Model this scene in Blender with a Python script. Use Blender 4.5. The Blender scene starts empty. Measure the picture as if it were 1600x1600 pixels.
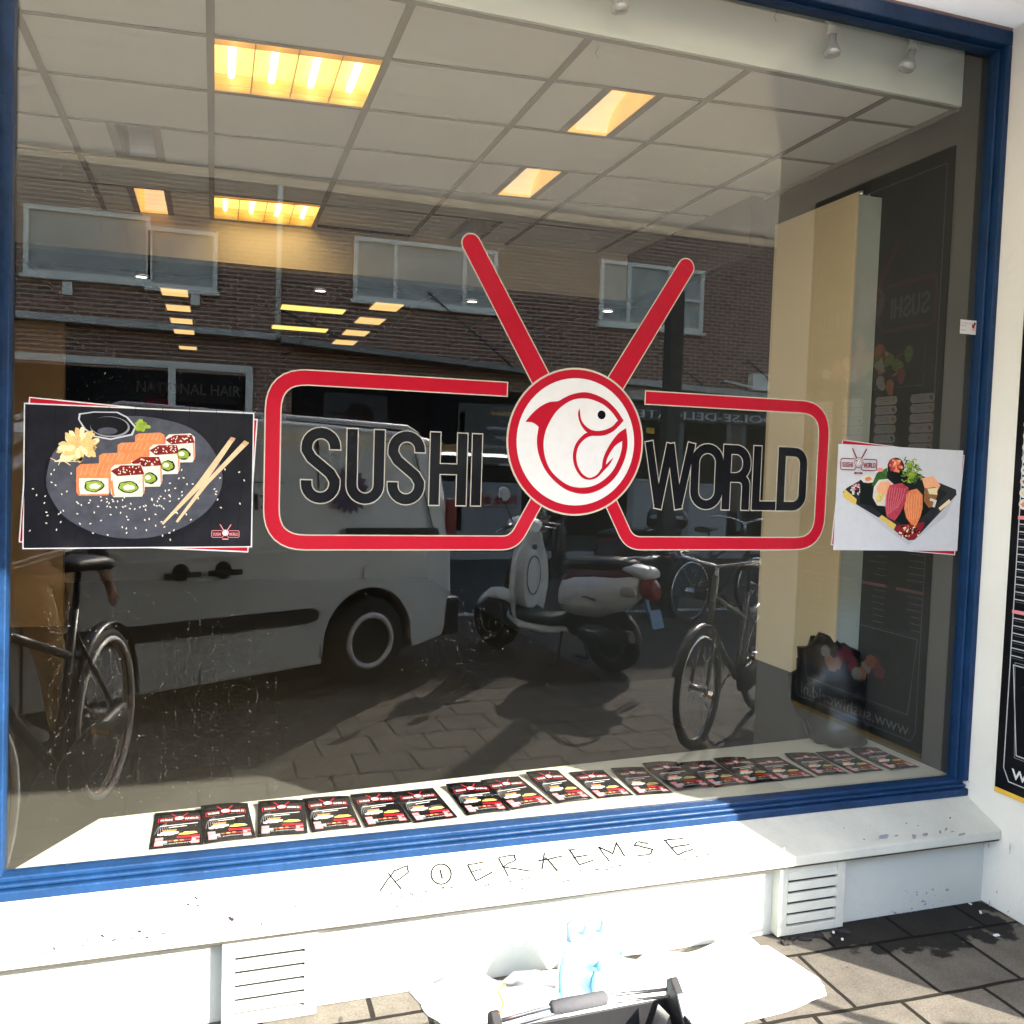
import bpy, bmesh, math, random
from math import radians, sin, cos, pi, sqrt, tan
from mathutils import Vector, Matrix, noise
random.seed(7)
S = bpy.context.scene
# ------------------------------------------------------------------ camera, sky, sun, exposure
CAM = Vector((0, -2.72, 1.6))
RR = ((0.94847243, -0.31526841, 0.03171552), (0.01308074, -0.06104931, -0.99804904), (0.31658954, 0.94703686, -0.05377964))
cd = bpy.data.cameras.new('camera'); cam = bpy.data.objects.new('camera', cd); S.collection.objects.link(cam)
cd.lens = 31.5; cd.sensor_width = 36; cd.clip_start = 0.02; cd.clip_end = 500
m = Matrix(((RR[0][0], -RR[1][0], -RR[2][0]), (RR[0][1], -RR[1][1], -RR[2][1]), (RR[0][2], -RR[1][2], -RR[2][2])))
cam.matrix_world = Matrix.Translation(CAM) @ m.to_4x4()
S.camera = cam
SUN_EL, SUN_H = 28.0, Vector((1.02, -1.30, 0)).normalized()      # horizontal direction TOWARDS the sun
W = bpy.data.worlds.new('World'); S.world = W; W.use_nodes = True
nt = W.node_tree; sky = nt.nodes.new('ShaderNodeTexSky'); sky.sky_type = 'NISHITA'; sky.sun_disc = False
sky.sun_elevation = radians(SUN_EL); sky.sun_rotation = math.atan2(SUN_H.x, SUN_H.y)
bg = nt.nodes['Background']; bg.inputs['Strength'].default_value = 0.15; nt.links.new(sky.outputs[0], bg.inputs[0])
sl = bpy.data.lights.new('sun', 'SUN'); sl.energy = 2.0; sl.angle = radians(0.5); sl.color = (1, .93, .83)
so = bpy.data.objects.new('sun', sl); S.collection.objects.link(so)
to_sun = (SUN_H * cos(radians(SUN_EL)) + Vector((0, 0, sin(radians(SUN_EL))))).normalized()
so.rotation_euler = to_sun.to_track_quat('Z', 'Y').to_euler(); so.location = (5, -8, 9)
S.view_settings.view_transform = 'Standard'; S.view_settings.look = 'None'; S.view_settings.gamma = 1
S.view_settings.exposure = 3.6
S.render.engine = 'CYCLES'; S.cycles.use_adaptive_sampling = False; S.cycles.denoising_prefilter = 'ACCURATE'; S.cycles.use_light_tree = True; S.cycles.use_denoising = True; S.cycles.max_bounces = 10
S.cycles.transparent_max_bounces = 24; S.cycles.caustics_reflective = False; S.cycles.sample_clamp_indirect = 6
# ------------------------------------------------------------------ helpers
def ray(px, py):
    a, b = (px - 800) / 1400, (py - 800) / 1400
    return Vector([RR[0][i] * a + RR[1][i] * b + RR[2][i] for i in range(3)])
def at_y(px, py, y): d = ray(px, py); return CAM + d * ((y - CAM.y) / d.y)
def at_z(px, py, z): d = ray(px, py); return CAM + d * ((z - CAM.z) / d.z)
def at_x(px, py, x): d = ray(px, py); return CAM + d * ((x - CAM.x) / d.x)
def at_pl(px, py, p, n): d = ray(px, py); n = Vector(n); return CAM + d * ((Vector(p) - CAM).dot(n) / d.dot(n))
def far(px, py, y=-16.3):      # point on the far side of the street whose mirror image in the pane stands at this place
    p = at_y(px, py, -y); return Vector((p.x, y, p.z))
MATS = {}
def M(name, c=(.5, .5, .5), rough=.6, metal=0., var=.12, scale=6., bump=0., emit=0., spec=.5, coat=0., c2=None, bscale=None):
    if name in MATS: return MATS[name]
    mt = bpy.data.materials.new(name); mt.use_nodes = True; n = mt.node_tree; p = n.nodes['Principled BSDF']
    p.inputs['Base Color'].default_value = (*c, 1); p.inputs['Roughness'].default_value = rough
    p.inputs['Metallic'].default_value = metal; p.inputs['Specular IOR Level'].default_value = spec
    p.inputs['Coat Weight'].default_value = coat
    if emit: p.inputs['Emission Color'].default_value = (*c, 1); p.inputs['Emission Strength'].default_value = emit
    if var or bump:
        tc = n.nodes.new('ShaderNodeTexCoord'); nz = n.nodes.new('ShaderNodeTexNoise')
        nz.inputs['Scale'].default_value = scale; nz.inputs['Detail'].default_value = 8; nz.inputs['Roughness'].default_value = .65
        n.links.new(tc.outputs['Object'], nz.inputs['Vector'])
        if var:
            cr = n.nodes.new('ShaderNodeValToRGB'); e = cr.color_ramp.elements
            e[0].position = .3; e[1].position = .7
            d = c2 or tuple(x * (1 - var) for x in c)
            e[0].color = (*d, 1); e[1].color = (*[min(1, x * (1 + var * .5)) for x in c], 1)
            n.links.new(nz.outputs[0], cr.inputs[0]); n.links.new(cr.outputs[0], p.inputs['Base Color'])
        if bump:
            nb = nz
            if bscale:
                nb = n.nodes.new('ShaderNodeTexNoise'); nb.inputs['Scale'].default_value = bscale; nb.inputs['Detail'].default_value = 6
                n.links.new(tc.outputs['Object'], nb.inputs['Vector'])
            bp = n.nodes.new('ShaderNodeBump'); bp.inputs['Strength'].default_value = bump; bp.inputs['Distance'].default_value = .01
            n.links.new(nb.outputs[0], bp.inputs['Height']); n.links.new(bp.outputs[0], p.inputs['Normal'])
    MATS[name] = mt; return mt
def tag(o, label=None, cat=None, group=None, kind=None):
    if label: o['label'] = label
    if cat: o['category'] = cat
    if group: o['group'] = group
    if kind: o['kind'] = kind
    return o
def thing(name, loc, label, cat, group=None, rz=0, kind=None):
    o = bpy.data.objects.new(name, None); S.collection.objects.link(o); o.empty_display_size = .1
    o.location = loc; o.rotation_euler = (0, 0, rz); return tag(o, label, cat, group, kind)
def lin(o, m):
    for mm in (m if isinstance(m, (list, tuple)) else [m]): o.data.materials.append(mm)
class G:
    """collects shapes, then links them as one mesh object"""
    def __init__(s): s.b = bmesh.new(); s.sm = []
    def face(s, pts, m=0, smooth=False):
        try: f = s.b.faces.new([s.b.verts.new(p) for p in pts]); f.material_index = m; f.smooth = smooth
        except ValueError: pass
        return s
    def box(s, x0, x1, y0, y1, z0, z1, m=0, mx=None):
        v = [Vector((x, y, z)) for x in (x0, x1) for y in (y0, y1) for z in (z0, z1)]
        if mx: v = [mx @ q for q in v]
        v = [s.b.verts.new(q) for q in v]
        for f in ((0, 1, 3, 2), (4, 6, 7, 5), (0, 4, 5, 1), (2, 3, 7, 6), (0, 2, 6, 4), (1, 5, 7, 3)):
            s.b.faces.new([v[i] for i in f]).material_index = m
        return s
    def prism(s, poly, d, m=0):                     # poly: list of 3D points, d: extrusion vector
        d = Vector(d); a = [s.b.verts.new(Vector(p)) for p in poly]; c = [s.b.verts.new(Vector(p) + d) for p in poly]
        s.b.faces.new(a).material_index = m; s.b.faces.new(c[::-1]).material_index = m
        for i in range(len(a)): j = (i + 1) % len(a); s.b.faces.new((a[i], c[i], c[j], a[j])).material_index = m
        return s
    def ringstack(s, rings, m=0, smooth=True, cap=True, closed=False):
        R = [[s.b.verts.new(p) for p in r] for r in rings]; n = len(R[0])
        pr = list(zip(R, R[1:])) + ([(R[-1], R[0])] if closed else [])
        for a, c in pr:
            for i in range(n):
                j = (i + 1) % n; f = s.b.faces.new((a[i], a[j], c[j], c[i])); f.smooth = smooth; f.material_index = m
        if cap and not closed:
            s.b.faces.new(R[0][::-1]).material_index = m; s.b.faces.new(R[-1]).material_index = m
        return s
    def tube(s, path, r, seg=8, m=0, closed=False):
        P = [Vector(p) for p in path]; rr = r if isinstance(r, (list, tuple)) else [r] * len(P); rings = []
        prev = None
        for i, p in enumerate(P):
            if closed: t = (P[(i + 1) % len(P)] - P[i - 1])
            else: t = (P[min(i + 1, len(P) - 1)] - P[max(i - 1, 0)])
            if t.length < 1e-7: t = P[-1] - P[0]
            t.normalize()
            u = t.orthogonal() if prev is None else (prev - t * prev.dot(t))
            u.normalize(); prev = u; w = t.cross(u)
            rings.append([p + (u * cos(2 * pi * k / seg) + w * sin(2 * pi * k / seg)) * rr[i] for k in range(seg)])
        return s.ringstack(rings, m, closed=closed)
    def ball(s, c, r, seg=16, m=0, lump=0, ls=5):
        c = Vector(c); r = Vector(r) if hasattr(r, '__len__') else Vector((r, r, r)); rings = []
        for i in range(1, seg // 2):
            a = pi * i / (seg // 2); ring = []
            for k in range(seg):
                d = Vector((sin(a) * cos(2 * pi * k / seg), sin(a) * sin(2 * pi * k / seg), cos(a)))
                q = 1 + (lump * noise.noise(d * ls + c * 7) if lump else 0); ring.append(c + Vector((d.x * r.x, d.y * r.y, d.z * r.z)) * q)
            rings.append(ring)
        return s.ringstack(rings, m)
    def torus(s, c, ax, R, r, seg=36, m=0, rs=8):
        ax = Vector(ax).normalized(); u = ax.orthogonal().normalized(); w = ax.cross(u); c = Vector(c)
        return s.tube([c + (u * cos(2 * pi * k / seg) + w * sin(2 * pi * k / seg)) * R for k in range(seg)], r, rs, m, closed=True)
    def disc(s, c, ax, R, h, seg=28, m=0, R2=None):
        ax = Vector(ax).normalized(); return s.tube([Vector(c) - ax * h / 2, Vector(c) + ax * h / 2], [R, R if R2 is None else R2], seg, m)
    def build(s, name, m, parent=None, local=False, bevel=0, sub=0):
        me = bpy.data.meshes.new(name)
        bmesh.ops.recalc_face_normals(s.b, faces=s.b.faces[:])
        if parent and not local and parent.type == 'EMPTY': bmesh.ops.translate(s.b, verts=s.b.verts[:], vec=-parent.location)
        elif parent and not local and parent.parent: bmesh.ops.translate(s.b, verts=s.b.verts[:], vec=-parent.parent.location)
        s.b.to_mesh(me); s.b.free(); o = bpy.data.objects.new(name, me); S.collection.objects.link(o)
        lin(o, m)
        if parent: o.parent = parent
        if bevel:
            bv = o.modifiers.new('bevel', 'BEVEL'); bv.width = bevel; bv.segments = 2; bv.limit_method = 'ANGLE'
        if sub: q = o.modifiers.new('sub', 'SUBSURF'); q.levels = sub; q.render_levels = sub
        return o
def rounded(path, r, n=6):
    out = [Vector(path[0])]
    for i in range(1, len(path) - 1):
        p, a, c = Vector(path[i]), Vector(path[i - 1]), Vector(path[i + 1])
        u = (a - p).normalized(); w = (c - p).normalized(); ri = r[i - 1] if isinstance(r, (list, tuple)) else r
        ang = u.angle(w); t = min(ri / max(tan(ang / 2), .05), (a - p).length * .49, (c - p).length * .49)
        A, C = p + u * t, p + w * t
        for k in range(n + 1): f = k / n; out.append(A * (1 - f) ** 2 + p * 2 * f * (1 - f) + C * f * f)
    out.append(Vector(path[-1])); return out
FONT = {}
def glyphs(body):
    if body in FONT: return FONT[body]
    cu = bpy.data.curves.new('letters', 'FONT'); cu.body = body; cu.size = 1; cu.resolution_u = 3
    o = bpy.data.objects.new('letters', cu); S.collection.objects.link(o)
    dg = bpy.context.evaluated_depsgraph_get(); me = o.evaluated_get(dg).to_mesh()
    vs = [v.co.copy() for v in me.vertices]; fs = [tuple(p.vertices) for p in me.polygons]
    bpy.data.objects.remove(o, do_unlink=True); bpy.data.curves.remove(cu)
    FONT[body] = (vs, fs, max([v.x for v in vs] or [1])); return FONT[body]
class D2:
    """flat printed artwork: f maps (u,v) to space, n is the direction its layers rise in"""
    def __init__(s, f, n, step=.0006): s.f = f; s.n = Vector(n); s.st = step; s.b = bmesh.new(); s.c = []; s.k = 0
    def up(s, L): s.k = (s.k + 1) % 16; return L + s.k * .05
    def mi(s, col):
        if col not in s.c: s.c.append(col)
        return s.c.index(col)
    def poly(s, pts, col, L=0):
        L = s.up(L)
        vs = [s.b.verts.new(s.f(p[0], p[1]) + s.n * s.st * L) for p in pts]
        try: s.b.faces.new(vs).material_index = s.mi(col)
        except ValueError: pass
    def rect(s, x0, x1, y0, y1, col, L=0): s.poly([(x0, y0), (x1, y0), (x1, y1), (x0, y1)], col, L)
    def ell(s, cx, cy, rx, ry, col, L=0, n=28, rot=0, wob=0):
        P = []
        for k in range(n):
            a = 2 * pi * k / n; q = 1 + wob * noise.noise(Vector((cx, cos(a) * 2, sin(a) * 2 + cy)))
            x, y = rx * cos(a) * q, ry * sin(a) * q; P.append((cx + x * cos(rot) - y * sin(rot), cy + x * sin(rot) + y * cos(rot)))
        s.poly(P, col, L)
    def stroke(s, path, w, col, L=0, w1=None, ext=0, closed=False, cap=False):
        P = [Vector((p[0], p[1])) for p in path]; L = s.up(L)
        if ext:
            P[0] = P[0] + (P[0] - P[1]).normalized() * ext; P[-1] = P[-1] + (P[-1] - P[-2]).normalized() * ext
        n = len(P); a = []; c = []
        for i in range(n):
            if closed: d0 = (P[i] - P[i - 1]).normalized(); d1 = (P[(i + 1) % n] - P[i]).normalized()
            else:
                d0 = (P[i] - P[i - 1]).normalized() if i else (P[1] - P[0]).normalized()
                d1 = (P[i + 1] - P[i]).normalized() if i < n - 1 else d0
            t = (d0 + d1).normalized() if (d0 + d1).length > 1e-6 else d1
            nn = Vector((-t.y, t.x)); k = 1 / max(.35, nn.dot(Vector((-d1.y, d1.x))))
            ww = (w if w1 is None else w + (w1 - w) * i / (n - 1)) / 2 * k
            a.append(P[i] + nn * ww); c.append(P[i] - nn * ww)
        mi = s.mi(col); A = [s.b.verts.new(s.f(*q) + s.n * s.st * L) for q in a]; C = [s.b.verts.new(s.f(*q) + s.n * s.st * L) for q in c]
        for i in range(n if closed else n - 1):
            j = (i + 1) % n
            try: s.b.faces.new((A[i], A[j], C[j], C[i])).material_index = mi
            except ValueError: pass
        if cap:
            for e, d in ((0, P[0] - P[1]),):
                d.normalize(); r = w / 2; nn = Vector((-d.y, d.x))
                s.poly([P[e] + nn * r * cos(t * pi / 10) + d * r * sin(t * pi / 10) for t in range(11)], col, L)
    def text(s, body, x, y, h, col, L=0, sx=1., width=None, rot=0, bold=0):
        vs, fs, wd = glyphs(body)
        if width: sx = width / (wd * h)
        mi = s.mi(col)
        for k in ((0,) if not bold else (-bold, 0, bold)):
            V = []
            for v in vs:
                a, c = v.x * h * sx + k * h, v.y * h
                V.append(s.b.verts.new(s.f(x + a * cos(rot) - c * sin(rot), y + a * sin(rot) + c * cos(rot)) + s.n * s.st * (L + .15 * k / (bold or 1))))
            for q in fs:
                try: s.b.faces.new([V[i] for i in q]).material_index = mi
                except ValueError: pass
    def build(s, name, parent=None, label=None):
        me = bpy.data.meshes.new(name)
        if parent and parent.type == 'EMPTY': bmesh.ops.translate(s.b, verts=s.b.verts[:], vec=-parent.location)
        s.b.to_mesh(me); s.b.free(); o = bpy.data.objects.new(name, me); S.collection.objects.link(o)
        for c in s.c: me.materials.append(INK[c])
        if parent: o.parent = parent
        return o
def ink(c, r=.12, v=.05, s=30, c2=None): return M('print_%d_%d_%d' % tuple(int(999 * x) for x in c), c, r, 0, v, s, spec=.12, c2=c2)
INK = dict(red=ink((.40, .010, .024)), cream=ink((.50, .44, .35)), black=ink((.008, .008, .009)), edge=ink((.40, .37, .31)), chip=ink((.03, .022, .02), .9), white=ink((.66, .65, .63)),
    dark=ink((.016, .016, .02), .15, .5, 6), slate=ink((.075, .078, .095), .15, .35, 18), slate2=ink((.012, .012, .016), .15, .3, 30), salmon=ink((.80, .24, .09), .15, .25, 60),
    salmon2=ink((.88, .42, .22)), rice=ink((.70, .66, .58), .15, .2, 90), green=ink((.30, .42, .05), .15, .5, 50), dgreen=ink((.05, .14, .03), .15, .5, 60),
    ginger=ink((.80, .52, .20), .15, .3, 40), ginger2=ink((.85, .68, .38)), wood=ink((.72, .50, .30), .15, .15, 30), wood2=ink((.55, .34, .18)),
    sauce=ink((.22, .02, .02), .15, .5, 60), seed=ink((.80, .74, .58)), tuna=ink((.50, .06, .09), .15, .35, 60), tray=ink((.03, .03, .035), .15, .4, 20),
    gold=ink((.70, .48, .12)), grey=ink((.25, .25, .27)), lgrey=ink((.50, .50, .52)), pink=ink((.75, .25, .27)), yellow=ink((.75, .45, .06)), eye=ink((.004, .004, .006)),
    paperw=ink((.60, .60, .61)), shade=ink((.52, .52, .54), .15, .1, 6), blue=ink((.10, .22, .45)), nori=ink((.012, .016, .014)), dred=ink((.25, .02, .03)), purple=ink((.13, .09, .16)),
    cardgrey=ink((.045, .05, .05)), brown=ink((.30, .13, .05), .15, .3, 60), egg=ink((.80, .60, .20), .15, .4, 80))
# ------------------------------------------------------------------ materials of the place
blue = M('blue_gloss_paint', (.006, .031, .092), .45, 0, .3, 9, .35, coat=.0, spec=.25, bscale=30)
white_paint = M('white_painted_plaster', (.49, .50, .45), .55, 0, .06, 3, .25, bscale=25)
sill_paint = M('sill_paint', (.48, .48, .42), .5, 0, .10, 5, .3, c2=(.40, .405, .36), bscale=30)
tile_mat = M('ceiling_tile', (.82, .80, .74), .9, 0, .03, 3, .05)
bar_mat = M('ceiling_grid_bar', (.26, .24, .20), .6, 0, .05)
dark_wall = M('dark_wall_paint', (.036, .036, .034), .8, 0, .15, 2)
cream_wall = M('cream_wall_paint', (.60, .50, .36), .8, 0, .08, 2)
tan_wall = M('tan_wall_paint', (.50, .30, .13), .8, 0, .12, 2)
floor_mat = M('grey_floor', (.062, .058, .047), .55, 0, .15, 2, .05)
black_mat = M('black_plastic', (.012, .012, .013), .5, 0, .3, 20)
rubber = M('tyre_rubber', (.015, .015, .015), .8, 0, .3, 30)
metal = M('bright_metal', (.65, .65, .66), .25, 1, .05)
dmetal = M('dull_metal', (.30, .30, .31), .45, .8, .1)
def glass_mat():
    mt = bpy.data.materials.new('shop_window_glass'); mt.use_nodes = True; n = mt.node_tree; n.nodes.clear()
    out = n.nodes.new('ShaderNodeOutputMaterial'); mix = n.nodes.new('ShaderNodeMixShader'); tr = n.nodes.new('ShaderNodeBsdfTransparent')
    gl = n.nodes.new('ShaderNodeBsdfGlossy'); gl.inputs['Roughness'].default_value = 0; fr = n.nodes.new('ShaderNodeMath'); fr.operation = 'MULTIPLY_ADD'; fr.inputs[1].default_value = .925; fr.inputs[2].default_value = .072
    ge = n.nodes.new('ShaderNodeNewGeometry'); dt = n.nodes.new('ShaderNodeVectorMath'); dt.operation = 'DOT_PRODUCT'; ab = n.nodes.new('ShaderNodeMath'); ab.operation = 'ABSOLUTE'
    om = n.nodes.new('ShaderNodeMath'); om.operation = 'SUBTRACT'; om.inputs[0].default_value = 1; pw = n.nodes.new('ShaderNodeMath'); pw.operation = 'POWER'; pw.inputs[1].default_value = 5
    n.links.new(ge.outputs['Normal'], dt.inputs[0]); n.links.new(ge.outputs['Incoming'], dt.inputs[1]); n.links.new(dt.outputs['Value'], ab.inputs[0]); n.links.new(ab.outputs[0], om.inputs[1]); n.links.new(om.outputs[0], pw.inputs[0]); n.links.new(pw.outputs[0], fr.inputs[0])
    tr.inputs[0].default_value = (.93, .95, .93, 1); gl.inputs[0].default_value = (1, .985, .95, 1)
    tc = n.nodes.new('ShaderNodeTexCoord'); nz = n.nodes.new('ShaderNodeTexNoise'); nz.inputs['Scale'].default_value = 1.3; nz.inputs['Detail'].default_value = 1
    bp = n.nodes.new('ShaderNodeBump'); bp.inputs['Strength'].default_value = .03; bp.inputs['Distance'].default_value = .02
    n.links.new(tc.outputs['Object'], nz.inputs[0]); n.links.new(nz.outputs[0], bp.inputs['Height']); n.links.new(bp.outputs[0], gl.inputs['Normal'])
    n.links.new(fr.outputs[0], mix.inputs[0]); n.links.new(tr.outputs[0], mix.inputs[1]); n.links.new(gl.outputs[0], mix.inputs[2])
    n.links.new(mix.outputs[0], out.inputs[0]); return mt
glass = glass_mat()
clear = bpy.data.materials.new('glass_inner_face'); clear.use_nodes = True
n = clear.node_tree; n.nodes.clear(); o_ = n.nodes.new('ShaderNodeOutputMaterial'); t_ = n.nodes.new('ShaderNodeBsdfTransparent'); n.links.new(t_.outputs[0], o_.inputs[0])
def brick_mat(name, c1, c2, mortar, w, h, ms, loc=(0, 0, 0), rot=(0, 0, 0), off=.5, bump=.4, stain=None, rough=.85):
    mt = bpy.data.materials.new(name); mt.use_nodes = True; n = mt.node_tree; p = n.nodes['Principled BSDF']; L = n.links.new
    tc = n.nodes.new('ShaderNodeTexCoord'); mp = n.nodes.new('ShaderNodeMapping'); mp.inputs['Location'].default_value = loc; mp.inputs['Rotation'].default_value = rot
    br = n.nodes.new('ShaderNodeTexBrick'); br.inputs['Color1'].default_value = (*c1, 1); br.inputs['Color2'].default_value = (*c2, 1); br.inputs['Mortar'].default_value = (*mortar, 1)
    br.inputs['Scale'].default_value = 1; br.inputs['Brick Width'].default_value = w; br.inputs['Row Height'].default_value = h
    br.inputs['Mortar Size'].default_value = ms; br.inputs['Mortar Smooth'].default_value = .3; br.offset = off
    wb = n.nodes.new('ShaderNodeTexNoise'); wb.inputs['Scale'].default_value = 3; wb.inputs['Detail'].default_value = 5
    ad = n.nodes.new('ShaderNodeMixRGB'); ad.blend_type = 'LINEAR_LIGHT'; ad.inputs[0].default_value = .012
    L(tc.outputs['Object'], mp.inputs[0]); L(tc.outputs['Object'], wb.inputs[0]); L(mp.outputs[0], ad.inputs[1]); L(wb.outputs['Color'], ad.inputs[2]); L(ad.outputs[0], br.inputs['Vector'])
    nz = n.nodes.new('ShaderNodeTexNoise'); nz.inputs['Scale'].default_value = 9; nz.inputs['Detail'].default_value = 10; nz.inputs['Roughness'].default_value = .7
    L(tc.outputs['Object'], nz.inputs[0])
    cr = n.nodes.new('ShaderNodeValToRGB'); cr.color_ramp.elements[0].position = .3; cr.color_ramp.elements[0].color = (.68, .66, .62, 1); cr.color_ramp.elements[1].position = .7; cr.color_ramp.elements[1].color = (1.08, 1.06, 1.02, 1)
    L(nz.outputs[0], cr.inputs[0]); mu = n.nodes.new('ShaderNodeMixRGB'); mu.blend_type = 'MULTIPLY'; mu.inputs[0].default_value = 1
    L(br.outputs[0], mu.inputs[1]); L(cr.outputs[0], mu.inputs[2]); last = mu.outputs[0]
    sp = n.nodes.new('ShaderNodeTexNoise'); sp.inputs['Scale'].default_value = 140; sp.inputs['Detail'].default_value = 3; L(tc.outputs['Object'], sp.inputs[0])
    sc = n.nodes.new('ShaderNodeValToRGB'); sc.color_ramp.elements[0].position = .35; sc.color_ramp.elements[0].color = (.7, .7, .7, 1); sc.color_ramp.elements[1].position = .62; sc.color_ramp.elements[1].color = (1.1, 1.1, 1.1, 1)
    L(sp.outputs[0], sc.inputs[0]); m2 = n.nodes.new('ShaderNodeMixRGB'); m2.blend_type = 'MULTIPLY'; m2.inputs[0].default_value = .7; L(last, m2.inputs[1]); L(sc.outputs[0], m2.inputs[2]); last = m2.outputs[0]
    if stain:      # a dark wet spill round one point, its edge broken up by noise
        cx, cy, r = stain; ve = n.nodes.new('ShaderNodeVectorMath'); ve.operation = 'SUBTRACT'; ve.inputs[1].default_value = (cx, cy, 0); L(tc.outputs['Object'], ve.inputs[0])
        sx = n.nodes.new('ShaderNodeVectorMath'); sx.operation = 'MULTIPLY'; sx.inputs[1].default_value = (1, 2.3, 0); L(ve.outputs[0], sx.inputs[0])
        le = n.nodes.new('ShaderNodeVectorMath'); le.operation = 'LENGTH'; L(sx.outputs[0], le.inputs[0])
        ns = n.nodes.new('ShaderNodeTexNoise'); ns.inputs['Scale'].default_value = 11; ns.inputs['Detail'].default_value = 4; L(tc.outputs['Object'], ns.inputs[0])
        ma = n.nodes.new('ShaderNodeMath'); ma.operation = 'MULTIPLY_ADD'; ma.inputs[1].default_value = -.75; L(ns.outputs[0], ma.inputs[0]); L(le.outputs['Value'], ma.inputs[2])
        rp = n.nodes.new('ShaderNodeValToRGB'); rp.color_ramp.elements[0].position = max(0, r - .02); rp.color_ramp.elements[1].position = r + .03
        rp.color_ramp.elements[0].color = (.16, .16, .17, 1); rp.color_ramp.elements[1].color = (1, 1, 1, 1)
        L(ma.outputs[0], rp.inputs[0]); m3 = n.nodes.new('ShaderNodeMixRGB'); m3.blend_type = 'MULTIPLY'; m3.inputs[0].default_value = 1; L(last, m3.inputs[1]); L(rp.outputs[0], m3.inputs[2]); last = m3.outputs[0]
    L(last, p.inputs['Base Color']); p.inputs['Roughness'].default_value = rough; p.inputs['Specular IOR Level'].default_value = .15
    bp = n.nodes.new('ShaderNodeBump'); bp.inputs['Strength'].default_value = bump; bp.inputs['Distance'].default_value = .008
    mm = n.nodes.new('ShaderNodeMath'); mm.operation = 'MULTIPLY_ADD'; mm.inputs[1].default_value = -1.5; L(br.outputs['Fac'], mm.inputs[0]); L(nz.outputs[0], mm.inputs[2])
    L(mm.outputs[0], bp.inputs['Height']); L(bp.outputs[0], p.inputs['Normal'])
    return mt
slabs = brick_mat('paving_slabs', (.155, .143, .123), (.125, .116, .101), (.018, .016, .013), .3125, .30, .0085, (.005, .24, 0), (0, 0, radians(1.5)), .5, .5, (2.42, -.22, .02))
road_brick = brick_mat('road_clinker', (.06, .055, .05), (.045, .04, .037), (.03, .03, .03), .2, .1, .006, off=.5)
house_brick = brick_mat('house_brick', (.36, .16, .095), (.21, .085, .052), (.55, .47, .38), .27, .085, .015, (0, 0, 0), (radians(90), 0, 0), .5, .3)
def V(x, y, z=0): return Vector((x, y, z))
def structure(name, g, m, label, cat): o = g.build(name, m); return tag(o, label, cat, kind='structure')
# ------------------------------------------------------------------ ground
g = G()
g.face([V(-60, -.15), V(60, -.15), V(60, -3.3), V(-60, -3.3)])
structure('pavement', g, slabs, 'grey square paving slabs in front of the shop with a wet stain', 'pavement')
g = G(); g.face([V(-60, -3.3), V(60, -3.3), V(60, -6.2), V(-60, -6.2)])
structure('parking_strip', g, brick_mat('parking_clinker', (.075, .062, .052), (.05, .043, .038), (.015, .014, .013), .2, .1, .006, off=.5), 'dark clinker parking strip where the van and scooter stand', 'parking strip')
g = G(); g.box(-60, 60, -6.36, -6.2, -.13, .002); g.box(-60, 60, -12.66, -12.5, -.13, .002)
structure('kerb', g, M('kerb_concrete', (.30, .29, .27), .8, 0, .2, 8), 'pale concrete kerbs along the street', 'kerb')
g = G(); g.face([V(-200, -6.36, -.12), V(200, -6.36, -.12), V(200, -12.5, -.12), V(-200, -12.5, -.12)])
structure('road', g, road_brick, 'dark clinker street reflected in the window', 'road')
g = G(); g.face([V(-60, -12.66), V(60, -12.66), V(60, -16.3), V(-60, -16.3)])
structure('far_pavement', g, road_brick, 'far pavement under the opposite shops', 'pavement')
g = G(); g.face([V(-300, -300, -.16), V(300, -300, -.16), V(300, 60, -.16), V(-300, 60, -.16)])
structure('ground', g, M('earth', (.12, .11, .10), .9), 'flat ground under the street and houses', 'ground')
# ------------------------------------------------------------------ the shop
PX = 2.785
shop = thing('shop_building', (1.1, 0, 0), 'white and blue shop with one big plate window', 'shop building')
g = G(); g.box(-4.5, PX, -.15, .35, 0, .260)
g.build('plinth', white_paint, shop, bevel=.003)
g = G(); g.box(-4.5, PX, -.214, -.149, .2605, .2695); g.build('sill_shadow_line', M('shadow_line_brown', (.055, .048, .036), .9, 0, .4, 12), shop)  # dark brown strip painted in for the shade under the sill edge
g = G(); g.prism([V(-4.5, -.005, .38), V(-4.5, -.06, .374), V(-4.5, -.222, .302), V(-4.5, -.225, .270), V(-4.5, -.005, .270)], (4.5 + PX, 0, 0))
sill = g.build('window_sill', sill_paint, shop, bevel=.004)
# blue frame
g = G()
g.box(-.62, PX, -.062, .02, .374, .402); g.box(-.60, PX - .001, -.050, .02, .4045, .416); g.box(-.60, PX - .001, -.036, .02, .416, .432)
g.box(-.62, -.538, -.060, .02, .432, 3.20); g.prism([V(-.556, -.036, .432), V(-.531, -.036, .432), V(-.500, -.036, 3.2), V(-.556, -.036, 3.2)], (0, .055, 0))
g.box(2.762, PX, -.060, .02, .432, 3.20); g.box(2.750, 2.762, -.030, .019, .432, 3.20)
g.box(-.62, PX, -.060, .02, 3.20, 3.255); g.box(-.60, 2.76, -.03, .019, 3.188, 3.20)
g.box(-4.5, -.62, -.05, .02, .374, .46); g.box(-4.5, -.62, -.05, .02, 3.20, 3.255)
g.build('window_frame', blue, shop, bevel=.004)
g = G(); g.box(-.528, 2.75, 0, .006, .432, 3.188)
pane = g.build('window_pane', [glass, clear], shop)
for p in pane.data.polygons: p.material_index = 0 if p.normal.y < -.5 else 1
g = G(); g.box(-4.5, -.62, 0, .006, .46, 3.2); q = g.build('window_pane', [glass, clear], shop)
for p in q.data.polygons: p.material_index = 0 if p.normal.y < -.5 else 1
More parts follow.
